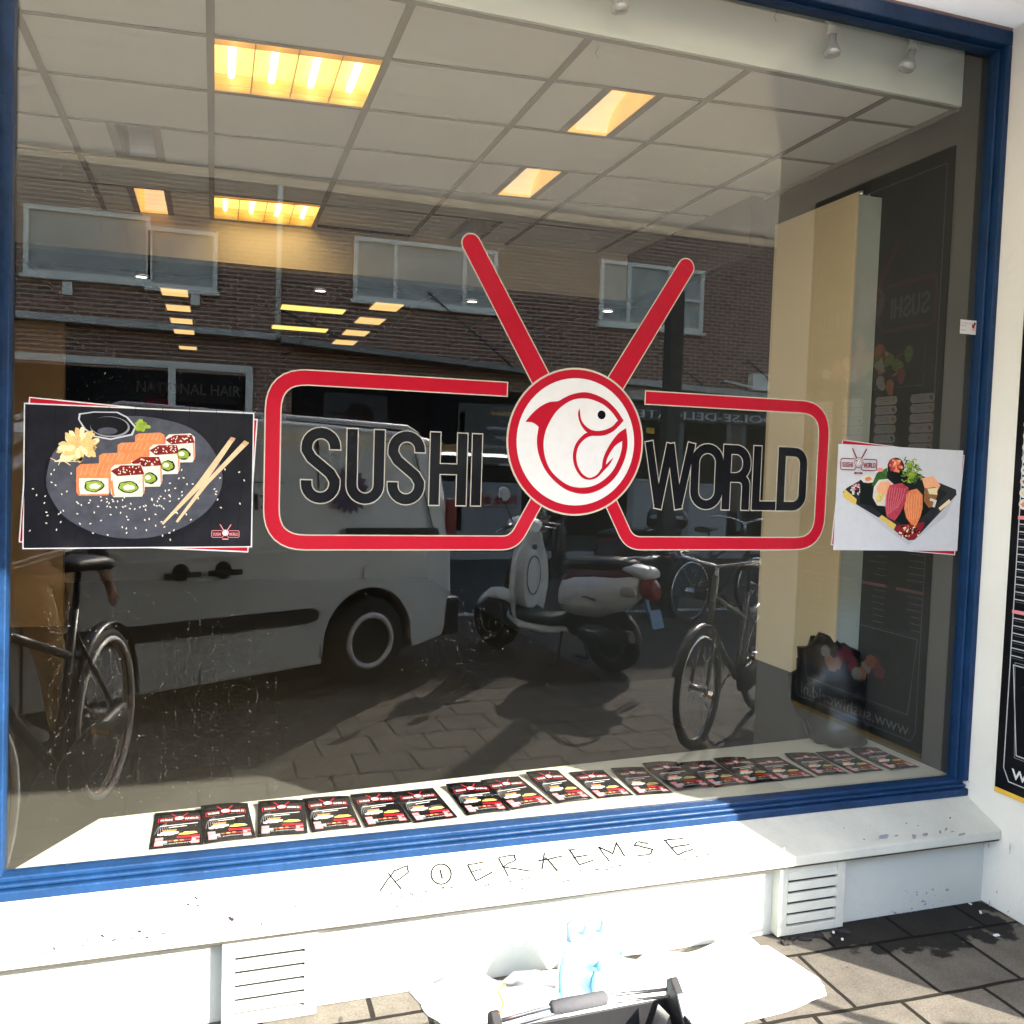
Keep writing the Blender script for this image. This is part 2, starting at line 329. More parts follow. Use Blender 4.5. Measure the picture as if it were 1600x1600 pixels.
g = G(); g.box(PX, PX + .5, -1.38, .02, 0, 3.8)
pier = g.build('side_wall', M('pier_paint', (.80, .77, .70), .55, 0, .05, 2, .25, bscale=25), shop, bevel=.006)
soff = M('translucent_soffit_boards', (.80, .76, .68), .5, 0, .05, 3, .1)
n = soff.node_tree; tl = n.nodes.new('ShaderNodeBsdfTranslucent'); tl.inputs[0].default_value = (.85, .80, .70, 1); mxs = n.nodes.new('ShaderNodeMixShader'); mxs.inputs[0].default_value = .62  # translucency added so the canopy passes daylight down to pier and decals
n.links.new(n.nodes['Principled BSDF'].outputs[0], mxs.inputs[1]); n.links.new(tl.outputs[0], mxs.inputs[2]); n.links.new(mxs.outputs[0], n.nodes['Material Output'].inputs[0])
g = G()
for i in range(19):
    y1 = -.062 - i * .15; g.box(-9, PX if y1 > -1.22 else 9, y1 - .1498, y1, 3.262, 3.274)
g.box(-9, 9, -2.93, -2.90, 3.22, 3.34)
g.build('canopy', soff, shop, bevel=.002)
g = G(); g.box(-9, 9, -.055, .30, 3.301, 7.2); g.box(-9, 9, -.056, -.001, 3.257, 3.3005)
g.box(-4.8, 2.95, .30, 9.35, 3.302, 3.4); g.build('upper_wall', M('shop_upper_brick', (.25, .14, .10), .85, 0, .3, 9), shop)
g = G(); g.box(-4.8, -4.5, -.1, 9, 0, 3.3); g.build('side_wall', M('party_wall', (.4, .38, .33), .85), shop)
g = G(); g.box(4.58, 4.74, -6.03, -5.87, 0, 3.5); g.box(4.54, 4.78, -6.07, -5.83, 0, .25); tag(g.build('post', M('dark_green_post', (.02, .03, .028), .5), bevel=.01), 'dark square street post standing behind the scooter', 'post')
# interior shell
g = G(); g.face([V(-4.5, .35), V(2.8, .35), V(2.8, 9.2), V(-4.5, 9.2)]); structure('floor', g, floor_mat, 'worn grey shop floor behind the window', 'floor')
g = G(); g.box(2.787, 2.95, .021, 9.3, 0, 3.3); structure('wall', g, dark_wall, 'dark grey side wall inside the shop', 'wall')
g = G(); g.box(2.70, 2.80, 1.5, 3.02, 2.75, 3.065); g.build('beam', M('dark_beam_paint', (.075, .075, .07), .7), None); tag(bpy.data.objects['beam'], 'dark grey boxed beam high on the side wall', 'beam', kind='structure')
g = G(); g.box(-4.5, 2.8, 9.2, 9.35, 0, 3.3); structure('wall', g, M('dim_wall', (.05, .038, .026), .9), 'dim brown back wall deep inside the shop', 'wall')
g = G(); g.box(-4.5, -1.28, 6.2, 6.3, 0, 2.72); structure('wall', g, tan_wall, 'tan partition wall at the far left inside the shop', 'wall')
g = G(); g.prism([V(-.528, .02, .40), V(2.80, .02, .40), V(2.80, .60, .40), V(2.0, .545, .40), V(-.333, .362, .40)], (0, 0, .022))
tag(g.build('display_ledge', M('ledge_laminate', (.46, .44, .36), .45, 0, .08, 6), bevel=.003), 'pale display ledge behind the pane carrying the flyers', 'ledge', kind='structure')
g = G(); g.box(-.3, 2.80, .02, .34, 0, .398); structure('low_wall', g, M('ledge_front', (.4, .38, .32), .8), 'low wall under the display ledge', 'wall')
sk = lambda x, y0: y0 - .1 * (x - 1.2)
XE = [-4.5, -3.75, -3.13, -2.51, -1.89, -1.27, -.65, -.03, .585, 1.205, 1.84, 2.47, 2.8]
YE = [.575, 1.08, 1.58, 2.09, 2.6, 3.16]
ZC = 3.07
LAMPS = [(-.03, .585, 0, 'tube'), (-.03, .585, 4, 'tube'), (1.455, 1.635, 0, 'on'), (1.455, 1.635, 2, 'on'), (1.47, 1.62, 4, 'off'), (-.445, -.285, 2, 'off'), (-.445, -.285, 4, 'on')]
g = G()
for i in range(len(XE) - 1):
    x0, x1 = XE[i], XE[i + 1]
    g.face([V(x0, .18, ZC), V(x1, .18, ZC), V(x1, sk(x1, YE[0]), ZC), V(x0, sk(x0, YE[0]), ZC)])
    for r in range(5):
        la = [l for l in LAMPS if l[2] == r and l[0] >= x0 - .01 and l[1] <= x1 + .01]
        spans = [(x0, x1)]
        if la: spans = [(x0, la[0][0]), (la[0][1], x1)]
        for a, c in spans:
            if c - a > .02: g.face([V(a, sk(a, YE[r]), ZC), V(c, sk(c, YE[r]), ZC), V(c, sk(c, YE[r + 1]), ZC), V(a, sk(a, YE[r + 1]), ZC)])
structure('ceiling', g, tile_mat, 'suspended ceiling of off white tiles inside the shop', 'ceiling')
g = G(); w = .014
for x in XE[1:-1]:
    g.box(x - w, x + w, .182, sk(x, 3.155), ZC - .006, ZC - .002)
for y0 in YE[:-1]:
    x0, x1 = -4.5, 2.8
    g.prism([V(x0, sk(x0, y0) - .011, ZC - .0055), V(x1, sk(x1, y0) - .011, ZC - .0055), V(x1, sk(x1, y0) + .011, ZC - .0055), V(x0, sk(x0, y0) + .011, ZC - .0055)], (0, 0, .003))
for l in LAMPS:
    if l[3] != 'tube':
        for x, s_ in ((l[0], -1), (l[1], 1)):
            a, c = sorted((x, x + s_ * .035)); g.prism([V(a, sk(a, YE[l[2]]) + .01, ZC - .004), V(c, sk(c, YE[l[2]]) + .01, ZC - .004), V(c, sk(c, YE[l[2] + 1]) - .01, ZC - .004), V(a, sk(a, YE[l[2] + 1]) - .01, ZC - .004)], (0, 0, .002))
g.box(2.775, 2.80, .18, 3.0, ZC - .02, ZC - .001); g.box(-4.5, 2.8, .176, .20, ZC - .012, ZC - .0075)
structure('ceiling_grid', g, bar_mat, 'grey metal bars between the ceiling tiles', 'ceiling')
g = G(); g.box(-4.5, 2.775, .160, .178, ZC - .01, 3.285); g.box(-4.5, 2.8, .0, .158, 3.285, 3.30)
structure('valance', g, M('valance_board', (.66, .69, .62), .7, 0, .06, 2), 'grey green board above the window holding the spot bulbs', 'valance')
g = G(); g.box(2.55, 2.79, .02, .15, 3.272, 3.284); structure('ceiling_trim', g, M('trim_strip', (.75, .73, .68), .6), 'pale trim strip at the upper right window corner', 'trim')
g = G(); x0, x1 = -4.5, 2.8
g.prism([V(x0, sk(x0, 3.16), 2.72), V(x1, sk(x1, 3.16), 2.72), V(x1, sk(x1, 3.28), 2.72), V(x0, sk(x0, 3.28), 2.72)], (0, 0, .38))
structure('bulkhead', g, cream_wall, 'cream bulkhead where the tiled ceiling steps down', 'wall')
g = G(); g.box(.60, 1.19, 3.11, 3.155, ZC - .02, ZC - .009)
tag(g.build('air_slot', black_mat), 'long black air slot at the back edge of the tiled ceiling', 'air vent')
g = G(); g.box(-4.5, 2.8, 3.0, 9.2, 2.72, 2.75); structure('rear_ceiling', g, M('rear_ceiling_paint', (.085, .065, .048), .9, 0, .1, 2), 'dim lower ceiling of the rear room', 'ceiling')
g = G()
for i in range(12):
    x = -4.2 + i * .62; g.box(x, x + .02, 3.3, 9.2, 2.712, 2.7185)
for i in range(9): y = 3.9 + i * .66; g.box(-4.5, 2.8, y, y + .015, 2.713, 2.7195)
structure('rear_ceiling_grid', g, M('dark_bar', (.05, .04, .035), .7), 'dark bars of the rear ceiling grid', 'ceiling')
# ------------------------------------------------------------------ ceiling lights
warm = M('warm_tube_glow', (1.0, .70, .17), .5, emit=.11, var=0); tubeglow = M('tube_core_glow', (1.0, .90, .50), .5, emit=.33, var=0)
refl = M('gold_reflector', (.85, .66, .30), .35, .5, .1, 4, emit=0); grey_refl = M('grey_reflector', (.50, .52, .53), .5, .2, .1, 4)
gold_glow = M('gold_glow', (1.0, .66, .22), .5, emit=.034, var=.25, scale=3); pale_glow = M('pale_glow', (1, .72, .42), .5, emit=.055, var=.1)
def recess(t, x0, x1, r, h, mats, nm='housing'):
    a, b_, c, d = (V(x0 + .002, sk(x0, YE[r]) + .012, ZC - .002), V(x1 - .002, sk(x1, YE[r]) + .012, ZC - .002), V(x1 - .002, sk(x1, YE[r + 1]) - .012, ZC - .002), V(x0 + .002, sk(x0, YE[r + 1]) - .012, ZC - .002))
    up = V(0, 0, h); g = G()
    for p, q in ((a, b_), (b_, c), (c, d), (d, a)): g.face([p, q, q + up, p + up])
    g.face([a + up, b_ + up, c + up, d + up], 1); return g.build(nm, mats, t)
LN = {0: 'bright four tube ceiling light nearest the window', 1: 'smaller looking four tube ceiling light next to the bulkhead', 2: 'lit gold recessed light nearest the valance', 3: 'lit gold recessed light in the middle of the tiled ceiling',
      4: 'unlit white recessed light above the tip of the left chopstick', 5: 'unlit recessed light with grey curved reflector', 6: 'lit square recessed light close to the left bulkhead'}
for i, (x0, x1, r, k) in enumerate(LAMPS):
    yc = sk((x0 + x1) / 2, (YE[r] + YE[r + 1]) / 2)
    t = thing('ceiling_light', ((x0 + x1) / 2, yc, ZC), LN[i], 'ceiling light', 'lights in the tiled ceiling')
    if k == 'tube':
        recess(t, x0, x1, r, .07, [refl, warm])
        for j in range(4):
            x = x0 + (x1 - x0) * (j + .5) / 4; g = G(); g.tube([V(x, yc - .20, ZC + .04), V(x, yc + .20, ZC + .04)], .014, 10); g.build('tube', tubeglow, t)
        g = G()
        for j in range(1, 4): x = x0 + (x1 - x0) * j / 4; g.box(x - .002, x + .002, sk(x, YE[r]) + .014, sk(x, YE[r + 1]) - .014, ZC, ZC + .035)
        for f in (.14, .86): y = YE[r] + (YE[r + 1] - YE[r]) * f; g.prism([V(x0 + .006, sk(x0, y) - .001, ZC), V(x1 - .006, sk(x1, y) - .001, ZC), V(x1 - .006, sk(x1, y) + .001, ZC), V(x0 + .006, sk(x0, y) + .001, ZC)], (0, 0, .03))
        g.build('louvre', M('louvre_gold', (.8, .55, .2), .4, .4), t)
    else:
        on = k == 'on'
        recess(t, x0, x1, r, .11, [gold_glow if on else (M('brown_side', (.30, .17, .10), .5) if i == 5 else M('white_side', (.6, .58, .53), .5)), gold_glow if on else M('dark_top', (.03, .03, .03), .6)])
        g = G(); n_ = 10; yb = YE[r] + (YE[r + 1] - YE[r]) * .55; xr = (x0 + .03, x1 - .005)      # curved bright reflector half
        for q in range(n_):
            a0, a1 = pi / 2 * q / n_, pi / 2 * (q + 1) / n_; ya = lambda a: yb + .19 * sin(a); za = lambda a: ZC + .10 * cos(a) + .002
            g.face([V(xr[0], sk(xr[0], ya(a0)), za(a0)), V(xr[1], sk(xr[1], ya(a0)), za(a0)), V(xr[1], sk(xr[1], ya(a1)), za(a1)), V(xr[0], sk(xr[0], ya(a1)), za(a1))], smooth=True)
        g.build('reflector', pale_glow if on else grey_refl, t)
for i in (0, 1):      # what the four tubes throw into the room
    x0, x1, r, k = LAMPS[i]; al = bpy.data.lights.new('tube_light', 'AREA'); al.shape = 'RECTANGLE'; al.size = .55; al.size_y = .4; al.energy = .13; al.color = (1, .78, .45)
    ao = bpy.data.objects.new('tube_light', al); S.collection.objects.link(ao); ao.location = ((x0 + x1) / 2, sk((x0 + x1) / 2, (YE[r] + YE[r + 1]) / 2), ZC - .03)
# rear room lights
rear_on = M('rear_lamp_glow', (1, .60, .22), .5, emit=.1, var=0); rear_long = M('rear_tube_glow', (1, .72, .16), .5, emit=.13, var=0); led = M('led_spot_glow', (1, .97, .93), .5, emit=.7, var=0)
def rear_light(x, y, w_, d_, mt, label, grp='small lit lamps in the rear ceiling'):
    t = thing('rear_light', (x, y, 2.71), label, 'ceiling light', grp)
    g = G()
    g.box(x - w_ / 2 - .01, x + w_ / 2 + .01, y - d_ / 2 - .01, y + d_ / 2 + .01, 2.706, 2.7115); g.build('frame', dmetal, t)
    g = G(); g.prism([V(x - w_ / 2, y - d_ / 2, 2.7), V(x + w_ / 2, y - d_ / 2, 2.7), V(x + w_ / 2, y + d_ / 2, 2.7), V(x - w_ / 2, y + d_ / 2, 2.7)], (0, 0, .004)); g.build('diffuser', mt, t)
OD = ['first', 'second', 'third', 'fourth', 'fifth']
for i, y in enumerate((3.95, 4.65, 5.35, 6.05, 7.35)): rear_light(-.27, y, .17, .26, rear_on, '%s from the front of the left column of small square lamps' % OD[i])
for i, y in enumerate((3.80, 4.52, 5.27, 5.97)): rear_light(1.17, y, .2, .3, rear_on, '%s from the front of the right column of small square lamps' % OD[i])
for i, y in enumerate((4.18, 5.27)): rear_light(.69, y, .46, .2, rear_long, ['long yellow strip lamp in the rear ceiling, nearer one', 'long yellow strip lamp in the rear ceiling, farther one'][i], 'long strip lamps in the rear ceiling')
for x, y, lb in ((-.45, 3.5, 'white round spotlight under the casement window reflection'), (.66, 3.43, 'white round spotlight above the long yellow strip lamps'), (1.68, 3.32, 'white round spotlight beside the left chopstick'), (2.66, 3.22, 'white round spotlight nearest the dark side wall')):
    t = thing('spotlight', (x, y, 2.71), lb, 'spotlight', 'white spotlights in a row behind the bulkhead')
    g = G(); g.torus((x, y, 2.712), (0, 0, 1), .038, .006, 20); g.build('ring', M('white_ring', (.7, .7, .7), .4), t)
    g = G(); g.disc((x, y, 2.712), (0, 0, 1), .032, .006, 20); g.build('lens', led, t)
rl = bpy.data.lights.new('rear_glow', 'AREA'); rl.size = 2.0; rl.energy = .35; rl.color = (1, .72, .42); ro = bpy.data.objects.new('rear_glow', rl); S.collection.objects.link(ro); ro.location = (-.2, 5.2, 2.69)
# ------------------------------------------------------------------ bulbs on the valance
for i, (px, py, k, tilt) in enumerate(((968, 16, 0, 0), (1301, 62, 1, 0), (1432, 88, 1, -.35))):
    p = at_y(px, py, .085); base = V(p.x, .085, 3.285)
    t = thing('spot_bulb', base, ['reflector bulb hanging nearest the shop middle, cut by the picture top', 'reflector bulb hanging straight down beside the hook', 'tilted reflector bulb nearest the upper right corner'][i], 'light bulb', 'reflector bulbs over the window')
    zt = p.z; d = V(tilt, 0, -1).normalized(); c0 = base
    g = G(); g.box(p.x - .008, p.x + .008, .077, .093, 3.24, 3.285); g.build('stem', metal, t)
    s0 = V(p.x, .085, 3.245); g = G(); g.tube([s0, s0 + d * .012, s0 + d * .014, s0 + d * .055, s0 + d * .06], [.03, .03, .019, .019, .021], 16); g.build('socket', M('white_socket', (.62, .62, .58), .5), t)
    b0 = s0 + d * .06; g = G(); g.tube([b0, b0 + d * .025, b0 + d * .045, b0 + d * .062, b0 + d * .075, b0 + d * .082], [.013, .014, .022, .031, .028, .012], 20); g.build('bulb', M('bulb_glass', (.55, .56, .56), .12, .55, .1), t)
for px, py in ((933, 78), (1212, 22)):
    p = at_y(px, py, .15); g = G(); g.tube([V(p.x, p.y, p.z + .03), V(p.x + .006, p.y, p.z + .01), V(p.x - .005, p.y, p.z - .01), V(p.x + .004, p.y, p.z - .025)], .0014, 5)
    tag(g.build('wire_hook', dmetal), ['thin wire hook hanging at the joint of the ceiling grid', 'thin wire hook hanging on the valance left of the bulbs'][px > 1000], 'wire hook', 'wire hooks')
# ------------------------------------------------------------------ panel leaning in the shop
t = thing('wall_cabinet', (2.7, .9, .64), 'tall beige cabinet hanging on the dark side wall', 'cabinet')
g = G(); g.box(2.665, 2.798, .60, 1.19, .645, 2.825); g.build('body', M('cabinet_grey', (.42, .44, .38), .6, 0, .1, 5), t, bevel=.002)
g = G(); g.box(2.648, 2.662, .592, 1.195, .64, 2.832); g.build('door', M('cabinet_beige', (.66, .52, .33), .5, 0, .05, 2), t, bevel=.002)
g = G(); g.tube([V(2.70, .63, 2.826), V(2.70, .63, 2.85)], .016, 12); g.box(2.74, 2.78, .62, .66, 2.826, 2.84); g.build('bracket', metal, t)
g = G(); g.ball((2.68, .66, .62), (.16, .17, .24), 22, 0, .35, 3); g.ball((2.62, .5, .50), (.13, .13, .12), 18, 0, .4, 4)
tag(g.build('rubbish_bag', M('black_bin_bag', (.012, .012, .014), .35, 0, .2, 20, .6, bscale=12)), 'crumpled black bin bag below the beige cabinet', 'bin bag')
# ------------------------------------------------------------------ things deep in the rear room
t = thing('sign_board', (-1.0, 8.9, 1.9), 'dark board with pale capital letters on the rear wall', 'sign')
P = lambda px, py: at_y(px, py, 9.15)
a, c = P(158, 545), P(372, 632); g = G(); g.box(a.x, c.x, 9.12, 9.17, c.z, a.z); g.build('board', M('dark_board', (.012, .012, .012), .5), t)
d = D2(lambda x, z: V(x, 9.115, z), (0, -1, 0)); a = P(212, 612); c = P(375, 622); d.text('NATIONAL HAIR', a.x, a.z, .19, 'lgrey', 1, width=(c.x - a.x)); d.build('lettering', t)
a, c = P(228, 622), P(272, 640); g = G(); g.box(a.x, c.x, 9.02, 9.05, c.z - .1, a.z); tag(g.build('red_sign', INK['red']), 'small red sign under the dark board in the rear room', 'sign')
# ------------------------------------------------------------------ window decals
YD = -.0012
def plane_f(x, z): return V(x, YD, z)
def pxz(px, py): p = at_y(px, py, YD); return (p.x, p.z)
def arc(cx, cz, r, a0, a1, n=10): return [(cx + r * cos(radians(a0 + (a1 - a0) * k / n)), cz + r * sin(radians(a0 + (a1 - a0) * k / n))) for k in range(n + 1)]
def letter(ch, x, z, w, h, t):
    a = t / 2; R = w / 2 - a; cx = x + w / 2; top = z + h - a; bot = z + a
    if ch == 'S':
        return [[(x + w - a, z + h * .72)] + arc(cx, top - R, R, 0, 180, 12) + [(x + a, z + h * .70), (x + a + .12 * w, z + h * .60), (x + w - a - .12 * w, z + h * .40), (x + w - a, z + h * .30)] + arc(cx, bot + R, R, 0, -180, 12) + [(x + a, z + h * .30)]]
    if ch == 'U': return [[(x + a, z + h)] + arc(cx, bot + R, R, 180, 360, 12) + [(x + w - a, z + h)]]
    if ch == 'H': return [[(x + a, z), (x + a, z + h)], [(x + w - a, z), (x + w - a, z + h)], [(x + a, z + h * .5), (x + w - a, z + h * .5)]]
    if ch == 'I': return [[(x + a, z), (x + a, z + h)]]
    if ch == 'O': return [arc(cx, top - R, R, 0, 180, 12) + arc(cx, bot + R, R, 180, 360, 12), 'c']
    if ch == 'W': return [[(x + a * .9, z + h), (x + w * .29, z + a)], [(x + w * .29, z), (x + w * .5, z + h * .98)], [(x + w * .5, z + h * .98), (x + w * .71, z)], [(x + w * .71, z + a), (x + w - a * .9, z + h)]]
    if ch == 'R': return [[(x + a, z), (x + a, z + h)], [(x + a, top), (x + w * .5, top)] + arc(x + w - a - h * .2, top - h * .2, h * .2, 90, 0, 6)[1:] + arc(x + w - a - h * .2, z + h * .5 + h * .2 + 0, h * .2, 0, -90, 6)[0:] + [(x + a, z + h * .5)], [(x + w * .5, z + h * .5)] + arc(x + w - a - h * .13, z + h * .5 - h * .13, h * .13, 90, 0, 6) + [(x + w - a, z)]]
    if ch == 'L': return [[(x + a, z), (x + a, z + h)], [(x + a, z + a), (x + w, z + a)]]
    if ch == 'D': return [[(x + a, z), (x + a, z + h)], [(x + a, top), (x + w * .45, top)] + arc(x + w - a - h * .18, top - h * .18, h * .18, 90, 0, 6)[1:] + arc(x + w - a - h * .18, bot + h * .18, h * .18, 0, -90, 6) + [(x + a, bot)]]
LET = [('S', .246, .114), ('U', .380, .113), ('S', .505, .114), ('H', .636, .118), ('I', .771, .040), ('W', 1.372, .190), ('O', 1.549, .126), ('R', 1.674, .110), ('L', 1.795, .098), ('D', 1.896, .122)]
CX, CZ = 1.123, 1.677
def F(x, y): u, w_ = pxz(780 + x / 6.154, 560 + y / 6.154); return (u - CX, w_ - CZ)
FO = [(1195,598),(1130,500),(1040,410),(930,350),(820,325),(700,345),(620,380),(565,410),(480,420),(390,465),(310,535),(250,610),(310,615),(350,635),(378,660),(362,760),(365,860),(390,960),(440,1070),(520,1170),(620,1250),(700,1285),(790,1303),(880,1295),(980,1255),(1080,1180),(1150,1090),(1205,970),(1230,860),(1232,780),(1218,670)]
FI = [(1182,795),(1178,860),(1150,960),(1090,1080),(1000,1170),(900,1225),(790,1243),(680,1225),(580,1165),(490,1070),(440,950),(425,820),(445,700),(490,600),(550,510),(630,440),(720,395),(820,385),(900,400),(1000,445),(1080,515),(1140,598)]
FJ = [(1195,598),(1140,598),(1090,650),(1020,685),(950,697),(880,685),(820,640),(785,580),(772,480),(757,520),(762,580),(785,640),(820,690),(850,717),(890,742),(940,746),(1010,740),(1090,705),(1150,650)]
FF = [(1218,670),(1150,715),(1080,800),(1025,895),(995,975),(985,1055),(1020,1030),(1035,970),(1070,900),(1120,835),(1182,795),(1232,780)]
FG = [(850,713),(790,750),(735,820),(708,910),(712,1000),(745,1085),(800,1150),(870,1168),(940,1145),(1000,1085),(1060,1020),(1100,950),(1060,985),(1020,1025),(980,1060),(950,1105),(910,1135),(860,1147),(800,1110),(755,1035),(740,940),(760,850),(810,785),(870,750),(930,745)]
FP = [[F(*q) for q in A] for A in (FO + FI, FJ, FF, FG)]; EYE = F(983, 543)
def smooth(P, n=4):
    P = [V(*p) for p in P]; N = len(P); out = []; T = []
    for i in range(N):
        a, b_, c = P[i - 1], P[i], P[(i + 1) % N]; T.append(V(0, 0, 0) if (b_ - a).angle(c - b_) > radians(50) else (c - a) * .5)
    for i in range(N):
        p, q, a, b_ = P[i], P[(i + 1) % N], T[i], T[(i + 1) % N]; L_ = (q - p).length
        a = a * min(1, L_ / (a.length + 1e-9)); b_ = b_ * min(1, L_ / (b_.length + 1e-9))
        if a.length < 1e-7: a = (q - p) * .6
        if b_.length < 1e-7: b_ = (q - p) * .6
        for k in range(n):
            t = k / n; t2, t3 = t * t, t * t * t; w_ = p * (2 * t3 - 3 * t2 + 1) + a * (t3 - 2 * t2 + t) + q * (3 * t2 - 2 * t3) + b_ * (t3 - t2); out.append((w_.x, w_.y))
    return out
FP = [smooth(A) for A in FP]
def logo(d, ox, oz, s, bar='red', edge='cream', ltr='black', ledge='edge', L=0, disc='white', outline=True, tagline=None):
    T = lambda p: (ox + p[0] * s, oz + p[1] * s); W_ = .041 * s; e = .0036 * s
    for sgn in (-1, 1):
        P = rounded([V(sgn * .244, .158), V(sgn * .960, .158), V(sgn * .960, -.331), V(sgn * .205, -.331), V(sgn * .085, -.11)], [.10, .10, .07], 8)
        P = [T(p) for p in P]; k = [T((sgn * .375, .60)), T((sgn * .09, .13))]
        if outline: d.stroke(P, W_ + 2 * e, edge, L, ext=e); d.stroke(k, .057 * s + 2 * e, edge, L, w1=.064 * s + 2 * e, cap=True)
        d.stroke(P, W_, bar, L + 1); d.stroke(k, .057 * s, bar, L + 1, w1=.064 * s, cap=True)
    c = T((0, 0))
    if outline: d.ell(c[0], c[1], .241 * s, .241 * s, edge, L + 2, 64)
    d.ell(c[0], c[1], .235 * s, .235 * s, bar, L + 3, 64); d.ell(c[0], c[1], .207 * s, .207 * s, disc, L + 4, 64)
    for A in FP: d.poly([T(q) for q in A], bar, L + 5)
    d.ell(*T(EYE), .0146 * s, .0146 * s, 'eye', L + 5, 20)
    for ch, x, w_ in LET:
        st = letter(ch, (x - CX), 1.4645 - CZ, w_, .2245, .031 if ch not in 'W' else .030); cl = False
        if st[-1] == 'c': st = st[:1]; cl = True
        for P in st:
            P = [T(q) for q in P]; t_ = (.031 if ch != 'W' else .028) * s
            if ledge: d.stroke(P, t_ + 1.7 * e, ledge, L + 2, ext=0 if cl else e, closed=cl)
            d.stroke(P, t_, ltr, L + 3, closed=cl)
    if tagline: d.rect(*[ox - .22 * s, ox + .22 * s], oz - .50 * s, oz - .42 * s, bar, L + 1); d.text(tagline, ox - .1 * s, oz - .49 * s, .07 * s, 'white', L + 2, width=.2 * s)
t = thing('window_decal', (1.12, YD, 1.35), 'large red and black logo with fish disc and crossed chopsticks', 'window sticker')
d = D2(plane_f, (0, -1, 0), .0003); logo(d, CX, CZ, 1.0); d.build('artwork', t)
# left poster (traced in the photograph, laid on the pane)
t = thing('window_poster', (-.19, YD, 1.33), 'dark poster of salmon rolls on a slate plate, at the left of the pane', 'poster', 'sushi picture posters on the pane')
q4 = lambda x, y: V(*[(lambda p: (p.x, YD, p.z))(at_y(x / 3.81, 520 + y / 3.81, YD))][0])
d = D2(q4, (0, -1, 0), .0002)
d.poly([(173, 381), (1535, 513), (1478, 1308), (112, 1248)], 'white', 0); d.poly([(180, 388), (1527, 520), (1472, 1300), (119, 1240)], 'red', 1)
d = d; d.poly([(143, 416), (1514, 476), (1500, 1277), (133, 1288)], 'white', 2); d.poly([(150, 424), (1507, 483), (1493, 1270), (141, 1281)], 'dark', 3)
random.seed(3)
for i in range(9): x = 170 + i * 160; d.stroke([(x, 440), (x - 20 + 15 * sin(i), 850), (x - 45, 1260)], 3, 'black', 4)
d.ell(800, 880, 540, 385, 'slate2', 4, 60, -.02, .05); d.ell(800, 860, 525, 365, 'slate', 5, 60, -.02, .04)
d.poly([(470, 480), (560, 468), (700, 470), (760, 500), (812, 560), (790, 610), (660, 638), (560, 620), (500, 575), (465, 515)], 'lgrey', 6)
d.poly([(480, 487), (560, 475), (695, 477), (752, 505), (800, 562), (780, 602), (660, 629), (565, 612), (508, 568), (475, 518)], 'black', 7)
d.ell(655, 560, 118, 62, 'grey', 8, 30, .05); d.ell(650, 556, 112, 56, 'black', 9, 30, .05); d.ell(640, 585, 60, 22, 'slate', 10, 20)
for i in range(26): a = random.random() * 6.3; r = random.random(); d.ell(850 + 42 * r * cos(a), 558 + 36 * r * sin(a), 13, 10, 'green', 10 + i % 3, 8, a, .5)
for i in range(60):
    a = random.random() * 6.3; r = sqrt(random.random()); d.ell(460 + 105 * r * cos(a), 670 + 78 * r * sin(a), 34, 16, random.choice(['ginger', 'ginger2', 'ginger']), 7 + i % 4, 10, a, .4)
for i in range(8): d.stroke([(400 + i * 12, 730), (370 + i * 9 - 30, 765), (300 + i * 24, 745 + (i % 3) * 22)], 9, 'ginger2', 8, w1=3)
def roll(x, y, w_, h_, kind, L):
    top = 'salmon' if kind else 'rice'
    d.poly([(x, y + h_ * .12), (x + w_ * .12, y), (x + w_ * .85, y - 6), (x + w_, y + h_ * .1), (x + w_ * 1.01, y + h_ * .8), (x + w_ * .93, y + h_), (x + w_ * .08, y + h_ * 1.02), (x, y + h_ * .9)], top, L)
    if kind:
        for k in range(6): d.stroke([(x + w_ * (.1 + .15 * k), y + h_ * .38), (x + w_ * (.2 + .15 * k), y + 4)], 2.5, 'salmon2', L + 1)
    else:
        d.poly([(x, y + h_ * .2), (x + w_ * .3, y + 4), (x + w_ * .9, y + h_ * .02), (x + w_, y + h_ * .3), (x + w_ * .6, y + h_ * .33), (x + w_ * .2, y + h_ * .36)], 'sauce', L + 1)
        for k in range(22): d.ell(x + w_ * (.15 + .75 * random.random()), y + h_ * (.05 + .25 * random.random()), 5, 3, 'seed', L + 2, 6, random.random() * 3)
        d.stroke([(x + w_ * .96, y + h_ * .3), (x + w_ * .98, y + h_ * .9)], 8, 'salmon', L + 2)
for x, y, w_, h_, k in ((805, 600, 175, 100, 1), (985, 605, 175, 165, 0), (700, 655, 185, 105, 1), (890, 665, 180, 175, 0), (590, 718, 190, 110, 1), (780, 735, 185, 180, 0)):
    roll(x, y, w_, h_, k, 9)
    if not k: d.ell(x + w_ * .62, y + h_ * .72, 42, 34, 'nori', 12, 18, .2, .2); d.ell(x + w_ * .6, y + h_ * .72, 36, 26, 'green', 13, 16, .2, .3); d.ell(x + w_ * .55, y + h_ * .7, 18, 14, 'rice', 14, 12)
for x, y, w_, h_, k in ((455, 782, 205, 185, 1), (660, 785, 200, 190, 0)):
    roll(x, y, w_, h_, k, 13); fx = x + w_ * .08
    d.poly([(fx, y + h_ * .45), (fx + w_ * .85, y + h_ * .45), (fx + w_ * .86, y + h_ * .95), (fx, y + h_ * .97)], 'rice', 16)
    d.ell(x + w_ * .52, y + h_ * .70, 62, 36, 'nori', 17, 22, 0, .15); d.ell(x + w_ * .52, y + h_ * .70, 55, 30, 'green', 18, 20, 0, .3); d.ell(x + w_ * .55, y + h_ * .71, 34, 17, 'rice', 19, 14, 0, .4)
    d.stroke([(x + w_ * .02, y + h_ * .5), (x + w_ * .08, y + h_ * .98)], 14, 'salmon', 17)
